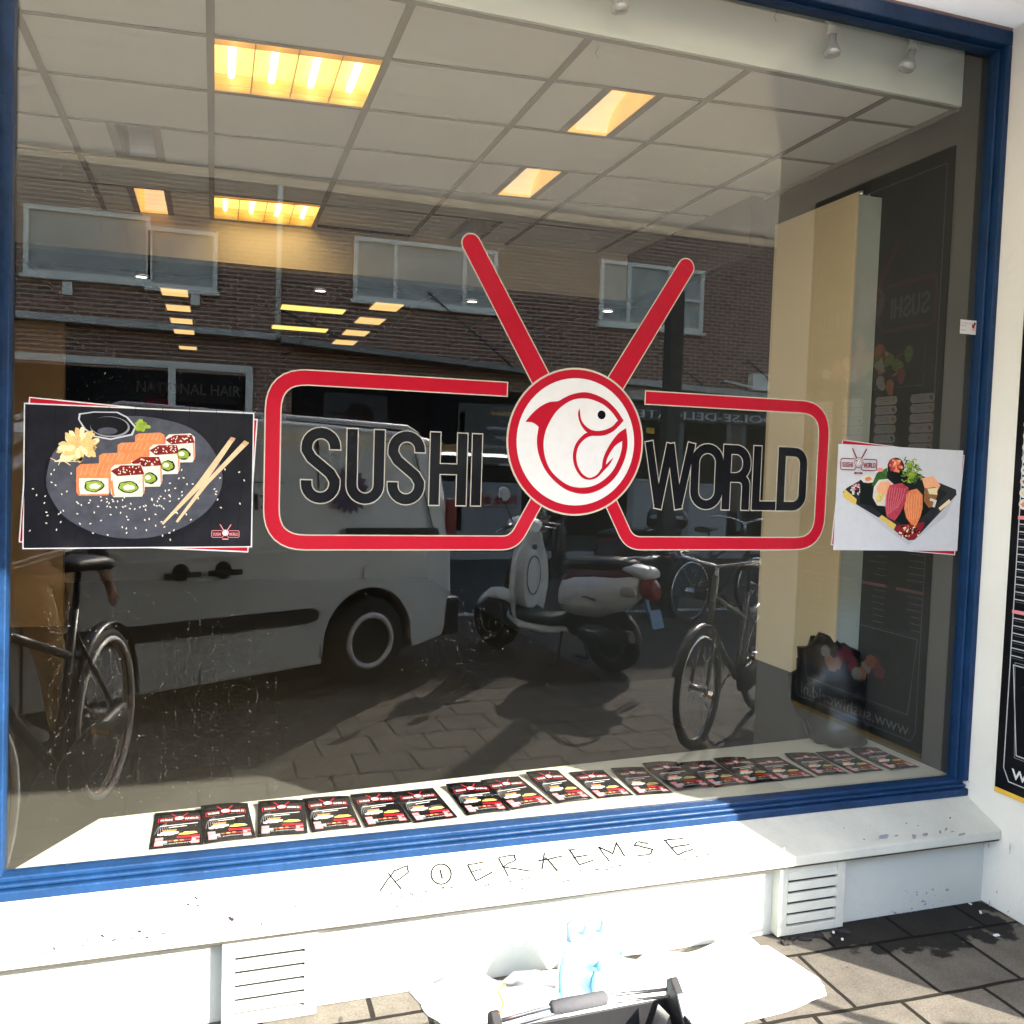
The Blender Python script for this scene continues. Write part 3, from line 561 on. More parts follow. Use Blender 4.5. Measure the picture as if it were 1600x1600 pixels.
for i in range(150):
    a = random.random(); x, y = 160 + 1320 * random.random(), 760 + 480 * random.random()
    if i % 3: x, y = random.gauss(800, 260), random.gauss(1000, 90)
    if 160 < x < 1470 and 480 < y < 1240 and not (450 < x < 960 and y < 965) and not (x > 1180 and y > 1090): d.ell(x, y, 7, 4, 'seed', 11, 7, random.random() * 3)
d.poly([(1375, 620), (1402, 628), (1215, 905), (1190, 925), (972, 1142), (962, 1135), (1170, 900)], 'wood', 14)
d.poly([(1455, 640), (1483, 655), (1240, 900), (1058, 1130), (1046, 1122), (1205, 905)], 'wood', 16); d.poly([(1455, 640), (1483, 655), (1465, 675), (1436, 660)], 'wood2', 17); d.poly([(1375, 620), (1402, 628), (1392, 648), (1362, 638)], 'wood2', 15)
d.build('artwork', t)
a, c = pxz(1342 / 3.81, 520 + 1190 / 3.81), 0
d = D2(lambda x, z: V(x, YD - .0041, z), (0, -1, 0), .0001); logo(d, a[0], a[1], .0395, 'pink', 'red', 'pink', 'dred', 0, outline=False, tagline='SUSHI'); d.build('emblem', t)
# right poster
t = thing('window_poster', (2.44, YD, 1.32), 'white poster of a sushi tray, at the right of the pane', 'poster', 'sushi picture posters on the pane')
q7 = lambda x, y: (lambda p: V(p.x, YD, p.z))(at_y(1180 + x / 3.636, 560 + y / 3.636, YD))
d = D2(q7, (0, -1, 0), .0002)
d.poly([(496, 462), (1190, 550), (1135, 1118), (430, 1060)], 'white', 0); d.poly([(499, 466), (1185, 554), (1130, 1113), (436, 1056)], 'red', 1)
d.poly([(473, 485), (1182, 524), (1147, 1094), (443, 1089)], 'paperw', 2)
d.poly([(500, 770), (1140, 770), (1080, 900), (870, 1060), (760, 980)], 'shade', 3)
d.poly([(497, 760), (520, 735), (600, 690), (880, 640), (1140, 745), (1143, 775), (905, 1030), (870, 1034), (800, 985), (700, 905), (500, 785)], 'tray', 4)
d.poly([(560, 750), (880, 665), (1095, 765), (880, 965), (710, 880)], 'nori', 5)
d.poly([(497, 765), (512, 745), (575, 800), (570, 835), (500, 790)], 'gold', 6); d.poly([(700, 905), (718, 890), (800, 945), (785, 975)], 'gold', 6); d.poly([(800, 950), (960, 930), (950, 965), (905, 1025), (870, 1030), (790, 975)], 'dred', 6); d.poly([(1040, 850), (1100, 800), (1110, 815), (1050, 865)], 'ginger2', 6)
for i in range(60): d.ell(random.uniform(815, 940), random.uniform(955, 1010), 7, 4, random.choice(['seed', 'red', 'gold', 'black']), 7, 6, random.random() * 3)
for i in range(24): d.ell(random.uniform(540, 600), random.uniform(715, 770), 9, 5, random.choice(['rice', 'pink', 'red']), 6, 6, random.random() * 3)
for x, y, w_, h_ in ((592, 690, 85, 150), (690, 640, 70, 110), (750, 600, 95, 120)): d.poly([(x, y), (x + w_, y), (x + w_ * .95, y + h_), (x + 4, y + h_ * .9)], 'nori', 7)
d.ell(640, 682, 42, 26, 'rice', 8, 20, 0, .2); d.ell(642, 684, 20, 12, 'salmon', 9, 12, 0, .3); d.ell(712, 636, 38, 25, 'rice', 8, 20, 0, .2); d.ell(706, 632, 20, 12, 'pink', 9, 12, 0, .3); d.poly([(690, 650), (750, 620), (745, 680), (680, 730), (660, 720)], 'dgreen', 8)
d.ell(797, 610, 46, 46, 'nori', 8, 24); d.ell(797, 608, 42, 40, 'sauce', 9, 24, 0, .2)
for i in range(40): a = random.random() * 6.3; r = sqrt(random.random()) * 38; d.ell(797 + r * cos(a), 610 + r * sin(a) * .9, 8, 8, random.choice(['salmon', 'tuna', 'salmon2']), 10, 8)
for i in range(70):
    a = random.random() * 6.3; r = sqrt(random.random()); x, y = 885 + 45 * r * cos(a), 640 + 70 * r * sin(a); b2 = random.random() * 6.3
    d.stroke([(x, y), (x + 22 * cos(b2), y + 14 * sin(b2)), (x + 30 * cos(b2 + .8), y + 26 * sin(b2 + .8))], 5, random.choice(['green', 'dgreen', 'green']), 10 + i % 3)
d.poly([(700, 690), (750, 684), (782, 712), (770, 760), (740, 790), (740, 840), (690, 835), (665, 790), (672, 730)], 'rice', 11); d.poly([(708, 700), (760, 700), (775, 720), (735, 775), (700, 770), (685, 740)], 'salmon2', 12); d.ell(705, 790, 22, 28, 'egg', 12, 14, .3, .4)
d.poly([(760, 720), (830, 708), (868, 735), (858, 800), (820, 880), (790, 922), (745, 900), (735, 850), (740, 780)], 'tuna', 13)
for k in range(8): d.stroke([(750 + k * 14, 730 + k), (742 + k * 13, 800), (748 + k * 8, 890 - k * 6)], 2.2, 'pink', 14)
d.poly([(870, 752), (915, 740), (948, 775), (948, 850), (935, 900), (912, 950), (885, 945), (855, 905), (843, 855), (850, 790)], 'salmon', 13)
for k in range(6): d.stroke([(858 + k * 15, 770), (852 + k * 15, 850), (866 + k * 10, 910)], 2.2, 'salmon2', 14)
d.poly([(945, 680), (1010, 668), (1050, 720), (1030, 760), (960, 735)], 'salmon2', 8); d.poly([(958, 740), (1020, 730), (1035, 770), (1010, 840), (985, 850), (955, 810)], 'brown', 12); d.poly([(975, 740), (1032, 735), (1030, 775), (985, 770)], 'ginger2', 13); d.stroke([(990, 800), (1020, 810), (1010, 845)], 14, 'rice', 13)
d.build('artwork', t)
a = pxz(1180 + 586 / 3.636, 560 + 592 / 3.636); d = D2(lambda x, z: V(x, YD - .0031, z), (0, -1, 0), .0001); logo(d, a[0], a[1], .083, 'dred', 'red', 'dred', None, 0, outline=False, tagline='SUSHI'); d.build('emblem', t)
# little business card sticker
t = thing('card_sticker', (2.7, YD, 2.15), 'small white card sticker by the right frame', 'sticker')
d = D2(lambda x, z: V(x, YD, z), (0, -1, 0)); d.rect(2.672, 2.749, 2.146, 2.199, 'white', 0)
d.text('Contemporain', 2.676, 2.184, .009, 'grey', 1); d.text('Bedrijf', 2.676, 2.174, .009, 'grey', 1)
d.stroke([(2.676, 2.160), (2.70, 2.160)], .002, 'grey', 1); d.ell(2.741, 2.187, .004, .006, 'eye', 1, 12); d.ell(2.731, 2.178, .003, .008, 'red', 1, 12); d.rect(2.733, 2.740, 2.168, 2.184, 'red', 2); d.stroke([(2.725, 2.163), (2.747, 2.163)], .002, 'grey', 1)
d.build('artwork', t)
# ------------------------------------------------------------------ flyers on the ledge
def c3(x, y): return (180 + x / 2.7586, 1180 + y / 2.7586)
def c4(x, y): return (700 + x / 2, 1150 + y / 2)
FL = [(c3(145, 408), c3(383, 385), c3(105, 262)), (c3(385, 385), c3(610, 358), c3(325, 242)), (c3(612, 355), c3(833, 338), c3(535, 222)), (c3(848, 335), c3(1065, 312), c3(748, 208)), (c3(1080, 313), c3(1280, 290), c3(955, 188)), (c3(1290, 292), c3(1480, 268), c3(1165, 165)),
      (c4(60, 250), c4(197, 235), c4(-25, 165)), (c4(200, 232), c4(330, 213), c4(78, 148)), (c4(345, 212), c4(455, 198), c4(205, 130)), (c4(468, 196), c4(582, 185), c4(330, 122)), (c4(595, 186), c4(705, 178), c4(468, 110)), (c4(715, 172), c4(830, 160), c4(585, 98)), (c4(835, 162), c4(945, 150), c4(695, 92)),
      (c4(945, 150), c4(1050, 140), c4(810, 80)), (c4(1045, 138), c4(1150, 128), c4(920, 75)), (c4(1155, 125), c4(1255, 118), c4(1015, 68)), (c4(1270, 117), c4(1365, 108), c4(1125, 58)), (c4(1385, 108), c4(1475, 98), c4(1235, 52))]
def make_flyer():
    t = thing('flyer', (0, 0, 0), 'x', 'flyer', 'sushi flyers in a row on the display ledge')
    w_, h_ = .142, .262; g = G(); NX, NY = 6, 10; R = [[None] * (NX + 1) for _ in range(NY + 1)]
    cur = lambda u, v: .0015 + .012 * max(0, v - .75) ** 1.5 * 4 * (1 - u * .6) + .002 * sin(u * 3.1)
    for j in range(NY + 1):
        for i in range(NX + 1): R[j][i] = g.b.verts.new((w_ * i / NX, h_ * j / NY, cur(i / NX, j / NY)))
    for j in range(NY):
        for i in range(NX): g.b.faces.new((R[j][i], R[j][i + 1], R[j + 1][i + 1], R[j + 1][i])).smooth = True
    pg = g.build('paper', INK['black'], t, local=True); sd = pg.modifiers.new('t', 'SOLIDIFY'); sd.thickness = .0008; sd.offset = -1
    f = lambda u, v: V(u, v, cur(u / w_, v / h_) + .0006); d = D2(f, (0, 0, 1), .0004)
    for x in range(7): d.stroke([(.016 + x * .003, .155 + .004 * x), (.008 + x * .008, .10)], .0012, 'grey', 0)
    d.rect(.012, .131, .052, .073, 'pink', 0); d.rect(.07, .131, .058, .073, 'red', 1); d.rect(.012, .131, .016, .050, 'pink', 0); d.rect(.016, .045, .030, .046, 'lgrey', 1); d.rect(.05, .131, .036, .048, 'dred', 1)
    for k in range(5): d.ell(.052 + k * .016, .041, .006, .005, ['brown', 'egg', 'salmon', 'dred', 'rice'][k], 2, 8, 0, .4)
    d.text('www.sushiworld.nl', .016, .021, .011, 'white', 1, width=.11)
    for k in range(26): d.ell(.045 + random.gauss(0, .012), .088 + abs(random.gauss(0, .010)), .006, .006, random.choice(['rice', 'white', 'rice']), 2, 8, 0, .4)
    d.poly([(.030, .108), (.064, .108), (.068, .122), (.028, .123)], 'salmon', 3); d.poly([(.072, .082), (.100, .078), (.126, .086), (.118, .098), (.09, .1)], 'egg', 3); d.ell(.096, .089, .022, .004, 'green', 4, 10, 0, .3)
    d.stroke([(.02, .156), (.124, .162)], .0045, 'white', 1); d.stroke([(.046, .142), (.094, .145)], .005, 'white', 1)
    logo(d, .071, .205, .060, 'red', 'red', 'white', None, 1, outline=False); d.build('print', t); return t
fly = make_flyer()
where = {0: 'flyer at the left end of the row on the ledge', 17: 'flyer at the right end of the row on the ledge'}
NUM = 'first second third fourth fifth sixth seventh eighth ninth tenth eleventh twelfth thirteenth fourteenth fifteenth sixteenth seventeenth eighteenth'.split()
for i, (bl, br, tl) in enumerate(FL):
    z = .4235 + .0012 * (i % 3); a, b_, c = at_z(*bl, z), at_z(*br, z), at_z(*tl, z); r = fly if i == 0 else None
    if r is None:
        r = fly.copy(); S.collection.objects.link(r)
        for ch in [o for o in fly.children]: q = ch.copy(); S.collection.objects.link(q); q.parent = r
    r.location = a; r.rotation_euler = (0, 0, math.atan2(b_.y - a.y, b_.x - a.x)); r.scale = ((b_ - a).length / .146,) * 2 + (1,)
    s_ = (c - a).length / .262; r.scale = ((b_ - a).length / .144, min(s_, 1.12), random.uniform(.3, 2.2))
    r['label'] = where.get(i, 'black and red sushi flyer, %s from the left of the row on the ledge' % NUM[i])
# ------------------------------------------------------------------ menu board on the side wall
t = thing('menu_board', (PX, -.6, .43), 'tall black menu poster with yellow foot on the white side wall', 'menu board')
y0, y1, z0, z1 = -.185, -1.06, .44, 2.92
g = G(); g.box(PX - .006, PX, y1, y0, z0, z1); g.build('board', INK['black'], t)
d = D2(lambda u, z: V(PX - .0065, y0 - u, z), (-1, 0, 0), .0006)      # u runs from the window outwards
WB = y0 - y1
d.rect(0, WB, z0, z0 + .018, 'yellow', 1); fr = [(.035, z0 + .10), (.035, z1 - .06), (WB - .035, z1 - .06), (WB - .035, z0 + .10), (WB - .06, z0 + .055), (.06, z0 + .055)]
d.stroke(fr, .004, 'lgrey', 1, closed=True)
logo(d, WB / 2, 2.36, .40, 'dred', 'red', 'grey', None, 1, outline=False, disc='grey')
d.stroke([(.1, 2.15), (.1, 1.98), (.78, 1.98), (.78, 2.15)], .003, 'grey', 1)
for k in range(60): d.ell(random.gauss(.44, .16), random.gauss(2.08, .04), .035, .025, random.choice(['salmon', 'rice', 'nori', 'green', 'tuna']), 2 + k % 3, 10, random.random() * 3, .4)
for k in range(11):
    z = 1.925 - k * .0413
    for u in (.048, .26, .47, .68):
        if u + .1 < WB:
            d.ell(u, z, .018, .0185, 'white', 1, 18); d.ell(u + .10, z, .018, .0185, 'white', 1, 18); d.rect(u, u + .10, z - .0185, z + .0185, 'white', 1.2)
            d.poly([(u - .010, z), (u + .004, z + .012), (u + .016, z + .004), (u, z - .012)], random.choice(['brown', 'salmon', 'dark', 'egg', 'tuna']), 2); d.stroke([(u + .03, z + .008), (u + .10, z + .008)], .003, 'pink', 2); d.stroke([(u + .03, z - .002), (u + .08, z - .002)], .002, 'grey', 2)
for u in (.03, .25, .46, .67):
    for zz, nn, hd in ((1.462, 11, 1), (1.118, 6, 1)):
        d.rect(u, u + .16, zz - .005, zz + .008, 'pink', 1)
        for k in range(nn):
            z = zz - .022 - k * .0275; w_ = .05 + .06 * random.random(); d.stroke([(u + .004, z), (u + .004 + w_, z)], .0035, 'lgrey', 1); d.stroke([(u + .012, z - .009), (u + .15, z - .009)], .0008, 'grey', 1)
d.stroke([(.05, .925), (WB - .05, .925), (WB - .12, .60), (.085, .60)], .004, 'lgrey', 1, closed=True); d.stroke([(.056, .935), (WB - .056, .935), (WB - .11, .59), (.078, .59)], .002, 'grey', 1, closed=True)
for k in range(90): d.ell(.1 + .68 * random.random(), .62 + .28 * random.random(), .0022, .0016, 'seed', 2, 6)
for k in range(14): x = .26 + .028 * k; d.ell(x, .74 + .04 * sin(k), .035, .028, random.choice(['salmon', 'rice', 'tuna', 'salmon2']), 3 + k % 3, 12, 0, .3)
d.text('www.sushiworld.nl', .07, .512, .082, 'white', 2, width=WB - .15)
d.build('print', t)
# ------------------------------------------------------------------ vents, cracks, graffiti
def vent(x0, x1, zb, zt, label):
    t = thing('vent_cover', ((x0 + x1) / 2, -.16, zb), label, 'vent', 'slotted vent covers in the plinth')
    g = G(); n_ = 5; yb, yf = -.149, -.192; hh = zt - zb; m_ = .03; bx = .035
    g.box(x0, x0 + bx, yf, yb, zb, zt); g.box(x1 - bx, x1, yf, yb, zb, zt); g.box(x0 + bx, x1 - bx, yf, yb, zt - m_, zt); g.box(x0 + bx, x1 - bx, yf, yb, zb, zb + m_)
    st = (hh - 2 * m_) / n_; q_ = .011
    for k in range(n_):
        za = zb + m_ + k * st; g.prism([V(x0 + bx, yf - .003, za + q_), V(x0 + bx, yf + .001, za + st), V(x0 + bx, yf + .010, za + st), V(x0 + bx, yf + .010, za + q_)], (x1 - x0 - 2 * bx, 0, 0))
    g.build('cover', sill_paint, t, bevel=.002)
    g = G(); g.box(x0 + bx, x1 - bx, yf + .0125, yf + .018, zb + m_, zt - m_); g.build('backing', black_mat, t)
vent(.040, .300, .004, .262, 'sunlit slotted vent cover in the plinth under the flyers')
vent(1.850, 2.120, .012, .264, 'shaded slotted vent cover in the plinth near the side wall')
SP, SN = V(0, -.06, .374), V(0, -.0720, .162).normalized()
fs = lambda x, y: at_pl(560 + x / 2.6667, 1280 + y / 2.6667, SP, SN)
d = D2(fs, SN, .0011)
for P in ([(90, 300), (150, 215), (205, 195), (208, 225), (150, 262)], [(125, 225), (178, 292)], [(455, 190), (520, 180)], [(455, 190), (490, 258)], [(470, 220), (525, 208)], [(490, 258), (560, 220)], [(585, 165), (625, 240)], [(585, 160), (650, 150), (655, 170), (600, 200), (725, 218)],
          [(750, 175), (850, 155)], [(775, 140), (765, 210)], [(780, 160), (830, 218)], [(870, 130), (910, 125)], [(880, 130), (920, 190)], [(895, 160), (960, 150)], [(920, 190), (980, 172)], [(1000, 115), (1045, 178)], [(1000, 115), (1060, 145), (1075, 100), (1110, 155)], [(1205, 100), (1160, 95), (1150, 110), (1225, 125), (1220, 145), (1160, 155)],
          [(1270, 90), (1355, 80)], [(1280, 92), (1330, 150)], [(1300, 120), (1380, 105)], [(1330, 150), (1395, 125)]):
    Q = []
    for a_, b_ in zip(P, P[1:]): Q += [(a_[0] + (b_[0] - a_[0]) * k / 4 + random.gauss(0, .9), a_[1] + (b_[1] - a_[1]) * k / 4 + random.gauss(0, .9)) for k in range(4)]
    d.stroke(Q + [P[-1]], random.uniform(5.2, 7), 'black', 1, w1=random.uniform(4.5, 6))
d.stroke([(345 + 42 * cos(a / 10 * pi), 230 + 42 * sin(a / 10 * pi)) for a in range(20)], 6, 'black', 1, closed=True); d.stroke([(340, 210), (350, 250)], 6, 'black', 1)
tag(d.build('graffiti'), 'scribbled black pen capitals on the white window sill', 'graffiti')
d = D2(fs, SN, .0009)
cs = lambda x, y: ((x / 2.6667 + 0 - 560) * 2.6667, (1200 + y / 2.6667 - 1280) * 2.6667)
for x, y, r in ((820, 543, 9), (785, 569, 7), (825, 574, 6), (965, 632, 15), (1232, 577, 6), (1440, 575, 5), (425, 700, 10), (580, 682, 9), (225, 752, 8), (190, 750, 5), (135, 732, 3), (358, 586, 4), (1350, 582, 3), (1090, 652, 5), (365, 715, 5)):
    x, y = cs(x, y); d.ell(x, y, r, r * .5, 'chip', 1, 9, random.random(), .9)
for k in range(46): x = 100 + 1480 * (k / 46) + random.gauss(0, 10); y = 345 - (x - 100) * .128 + random.gauss(0, 4) - 20; d.ell(x, y, random.uniform(2, 14), 2.6, 'chip', 1, 8, -.1, .9)
for k in range(9): x = -1150 + k * 330 + 40 * sin(k * 3); y = (1412 - .1135 * (560 + x / 2.6667) - 1280) * 2.6667 + 14; d.stroke([(x, y), (x + 14, y + 62), (x + 34, y + 112 + 3 * k)], 1.6, 'grey', 1, w1=2.4)
for k in range(40): x = random.uniform(-1400, 1400); y = (1500 - .132 * (560 + x / 2.6667) - 1280) * 2.6667 - 10 + random.gauss(0, 6); d.ell(x, y, random.uniform(2, 14), random.uniform(1.5, 3.5), 'chip', 1, 9, -.12, .9)
c7 = lambda x, y: ((1100 + x / 3.2 - 560) * 2.6667, (1200 + y / 3.2 - 1280) * 2.6667)
for x, y, r in ((1010, 278, 3), (1070, 290, 3), (830, 290, 2), (1230, 250, 4), (700, 300, 3)): d.ell(*c7(x, y), r, r * .6, 'black', 1, 8, 0, .8)
d.build('chipped_paint', shop)
d = D2(lambda x, y: at_y(1100 + x / 3.2, 1200 + y / 3.2, -.2262), (0, -1, 0), .0006)
for x, y, w_, h_ in ((900, 343, 24, 10), (1050, 343, 10, 12), (1105, 333, 16, 8), (1210, 305, 8, 6), (800, 357, 6, 4), (400, 403, 5, 6), (1180, 320, 6, 9), (960, 338, 14, 4), (1290, 330, 22, 5), (1240, 318, 10, 3)): d.ell(x, y, w_, h_, 'grey', 1, 12, -.2, .9)
d.build('chipped_paint', shop)
d = D2(lambda x, y: at_y(1100 + x / 3.2, 1200 + y / 3.2, -.1512), (0, -1, 0), .0006)
for k in range(60): x = random.gauss(1080, 110); y = random.gauss(680, 50); d.ell(x, y - (x - 1000) * .15, random.uniform(1.5, 7), random.uniform(1.5, 9), 'lgrey' if k % 3 else 'grey', 1, 9, random.random(), .9)
for x in (1148, 1235, 1330, 720): d.stroke([(x, 355 - (x - 1148) * .12), (x + 3, 395 - (x - 1148) * .12)], 4, 'grey', 1, w1=1)
d.build('dirt_marks', shop)
d = D2(lambda x, y: at_x(1100 + x / 3.2, 1200 + y / 3.2, PX - .0008), (-1, 0, 0), .0004)
for x, y, a, c in ((1530, 400, 4, 26), (1425, 390, 4, 14), (1520, 718, 6, 5), (1428, 680, 4, 18), (1325, 70, 3, 4), (1465, 620, 4, 7), (1390, 460, 3, 5)): d.ell(x, y, a, c, 'lgrey', 1, 10, 0, .8)
d.build('dirt_marks', shop)
# crack along the foot of the plinth and litter in the corner
g = G()
for k in range(26): x = 1.86 + .26 * random.random(); g.ball((x, -.165 - .06 * random.random(), .004), (.012 + .015 * random.random(), .012, .008), 8, 0, .5, 3)
tag(g.build('dirt', M('black_dirt', (.02, .018, .015), .95)), 'black dirt gathered under the shaded vent cover', 'dirt', kind='stuff')
for i, (px, py, sx, sy, lb) in enumerate(((1557, 1462, .022, .011, 'white litter scrap on the wet slab in the corner'), (1532, 1426, .02, .008, 'small paper scrap at the foot of the side wall'), (1516, 1413, .012, .006, 'tiny white crumb of paper closest to the corner'), (1302, 1458, .008, .006, 'white pebble at the edge of the shaded vent cover'), (1316, 1469, .007, .007, 'grey white pebble just in front of the vent dirt'))):
    p = at_z(px, py, .003); g = G(); mx = Matrix.Translation(p) @ Matrix.Rotation(i * .9, 4, 'Z'); g.box(-sx / 2, sx / 2, -sy / 2, sy / 2, 0, .004 + .003 * (i > 2), 0, mx)
    tag(g.build('litter', INK['white'], bevel=.001), lb, 'litter', 'litter in the corner')
# ------------------------------------------------------------------ white sheet, bag and tool crate on the pavement
gp = lambda px, py: at_z(px, py, .0)
out = [(635, 1546), (655, 1570), (668, 1588), (690, 1602), (720, 1700), (1080, 1720), (1165, 1598), (1230, 1582), (1292, 1556), (1280, 1530), (1200, 1478), (1100, 1487), (1000, 1502), (900, 1516), (800, 1532), (700, 1546)]
O = [gp(*p) for p in out]; cen = sum(O, V(0, 0, 0)) / len(O)
g = G(); NR = 12; rings = []
O2 = []
for i in range(len(O)):
    for k in range(4): O2.append(O[i].lerp(O[(i + 1) % len(O)], k / 4))
for r in range(NR + 1):
    f = 1 - r / NR; ring = []
    for p in O2:
        q = cen.lerp(p, f); h = .008 + .075 * abs(noise.noise(q * 6)) + .04 * abs(noise.noise(q * 15)) + .012 * noise.noise(q * 40); edge_ = min(1, (1 - f) * 6)
        ring.append(V(q.x + .008 * noise.noise(q * 25), min(q.y, -.155) + 0, .003 + h * edge_))
    rings.append(ring)
g.ringstack(rings, cap=False)
plast = M('white_plastic', (.82, .83, .84), .35, 0, .04, 6, .2)
sh = g.build('plastic_sheet', plast); sh.modifiers.new('t', 'SOLIDIFY').thickness = .002; tag(sh, 'crumpled white plastic sheet lying against the sunlit plinth', 'plastic sheet')
bx = V(1.085, -.36, .02)
t = thing('plastic_bag', bx, 'white carrier bag with pale blue patches standing on the sheet', 'plastic bag')
bagm = M('bag_plastic', (.80, .83, .86), .35, 0, .3, 9, .5, c2=(.45, .66, .80), bscale=14)
g = G(); rings = []
for j in range(12):
    f = j / 11; z = .0 + .20 * f; w_ = .115 * (1 - .45 * f ** 2); dp = .075 * (1 - .7 * f); ring = []
    for k in range(24):
        a = 2 * pi * k / 24; p = V(cos(a) * w_, sin(a) * dp, z); q = 1 + .28 * noise.noise(p * 16 + V(3, 1, 5)); ring.append(bx + V(p.x * q, p.y * q, z + .02 * noise.noise(V(a, f * 3, 2))))
    rings.append(ring)
g.ringstack(rings, cap=True); g.build('sack', bagm, t, bevel=0)
for sx in (-1, 1):
    g = G(); g.tube([bx + V(sx * .05 - .02, 0, .19), bx + V(sx * .055 - .02, .004, .235), bx + V(sx * .03 - .02, .006, .262), bx + V(sx * .0 - .02, .003, .225), bx + V(sx * .01 - .02, 0, .19)], [.016, .010, .007, .009, .014], 10)
    g.build('handle', M('pale_blue_plastic', (.30, .50, .72), .35), t)
g = G()
for x_, y_, z_, a_, b_ in ((-.105, -.03, .10, .012, .07), (-.02, -.078, .09, .02, .05), (.0, -.066, .14, .025, .018), (.07, -.055, .16, .012, .010), (.10, -.03, .05, .014, .02)): g.ball(bx + V(x_, y_, z_), (a_, .006, b_), 12, 0, .6, 6)
g.build('printed_patch', M('teal_print', (.16, .45, .58), .4), t)
zt = .235; A = at_z(1046, 1540, zt); Bq = at_z(768, 1592, zt); ux = (A - Bq).normalized(); uy = V(ux.y, -ux.x, 0); wl = (A - Bq).length
t = thing('tool_crate', (Bq.x, Bq.y, 0), 'black open crate with foam gripped metal handle in front of the plinth', 'crate')
mx = Matrix((( ux.x, uy.x, 0, Bq.x), (ux.y, uy.y, 0, Bq.y), (0, 0, 1, 0), (0, 0, 0, 1)))
g = G()
for b4 in ((0, wl, 0, .006, .02, zt - .03), (0, wl, .24, .246, .02, zt - .03), (0, .006, 0, .246, .02, zt - .03), (wl - .006, wl, 0, .246, .02, zt - .03), (0, wl, 0, .246, .012, .02)): g.box(*b4, 0, mx)
g.build('bin', black_mat, t, bevel=.002)
g = G(); g.tube([mx @ V(.02, .02, zt + .005), mx @ V(wl * .5, .012, zt + .018), mx @ V(wl - .02, .02, zt + .005)], .005, 10); g.tube([mx @ V(.02, .035, zt - .005), mx @ V(wl * .5, .027, zt + .008), mx @ V(wl - .02, .035, zt - .005)], .004, 10); g.build('handle_bar', metal, t)
g = G(); g.tube([mx @ V(wl * .30, .018, zt + .010), mx @ V(wl * .31, .018, zt + .011), mx @ V(wl * .60, .018, zt + .012), mx @ V(wl * .61, .018, zt + .011)], [.012, .018, .018, .012], 16); g.build('grip', M('grey_foam', (.06, .06, .065), .9, 0, .1, 60, .3), t)
for x in (0, wl):
    g = G(); g.prism([mx @ V(x - .012, .0, zt - .05), mx @ V(x - .012, .10, zt - .05), mx @ V(x - .012, .055, zt + .01), mx @ V(x - .012, .02, zt + .035), mx @ V(x - .012, .0, zt + .02)], mx.to_3x3() @ V(.024, 0, 0)); g.build('bracket', black_mat, t, bevel=.004)
g = G(); g.box(.10, .24, .06, .11, zt - .075, zt - .045, 0, mx); g.build('label_box', INK['white'], t, bevel=.002)
g = G(); g.tube([mx @ V(.20, .13, zt - .06), mx @ V(.06, .16, zt - .05)], .035, 18); g.build('black_tin', black_mat, t)
g = G(); g.prism([mx @ V(wl - .09, .05, zt - .1), mx @ V(wl - .04, .06, zt - .1), mx @ V(wl - .06, .05, zt - .01)], mx.to_3x3() @ V(.004, .05, 0)); g.build('blade', metal, t)
g = G(); g.tube([mx @ V(.01, .03, zt + .03), mx @ V(.03, .0, zt + .035), mx @ V(.025, -.03, zt + .05), mx @ V(.045, -.035, zt + .06)], .003, 6); g.build('cord', M('orange_cord', (.8, .22, .03), .5), t)
# ------------------------------------------------------------------ rain drops on the pane
g = G(); random.seed(11); nd = 0
def drop(px, py, r):
    if random.random() < .66: return
    r = r * .6 + .00038
    p = at_y(px, py, -.0005)
    if p.x < -.52 or p.x > 2.74: return
    r *= .8; vs = [g.b.verts.new((p.x + r * cos(2 * pi * k / 6), -.0003, p.z + r * 1.15 * sin(2 * pi * k / 6))) for k in range(6)]; c = g.b.verts.new((p.x, -.0003 - r * .6, p.z + r * .2))
    for k in range(6): g.b.faces.new((vs[k], vs[(k + 1) % 6], c)).smooth = True
for i in range(700): drop(random.gauss(190, 110), random.uniform(430, 1250), random.uniform(.00025, .0008))
for i in range(700): drop(random.gauss(410, 28), random.uniform(470, 700), random.uniform(.00025, .0008))
for i in range(500): drop(random.gauss(180, 90), random.uniform(430, 650), random.uniform(.00022, .0007))
for tr in range(34):
    x = random.uniform(60, 440); y = random.uniform(800, 1020)
    for k in range(random.randint(20, 50)): drop(x + random.gauss(0, 1.5) - k * .05, y + k * random.uniform(8, 12), random.uniform(.00022, .0007))
for i in range(260): drop(random.uniform(300, 1150), random.uniform(900, 1230), random.uniform(.00022, .0007))
for i in range(120): drop(random.gauss(740, 45), random.gauss(1000, 40), random.uniform(.00025, .0008))
for i in range(80): drop(random.gauss(1340, 18), random.uniform(600, 760), random.uniform(.00025, .0008))
tag(g.build('raindrops', M('water_drop', (.60, .60, .56), .12, 0, .5, 300)), 'fine dried raindrops spattered over the window pane', 'raindrops', kind='stuff')
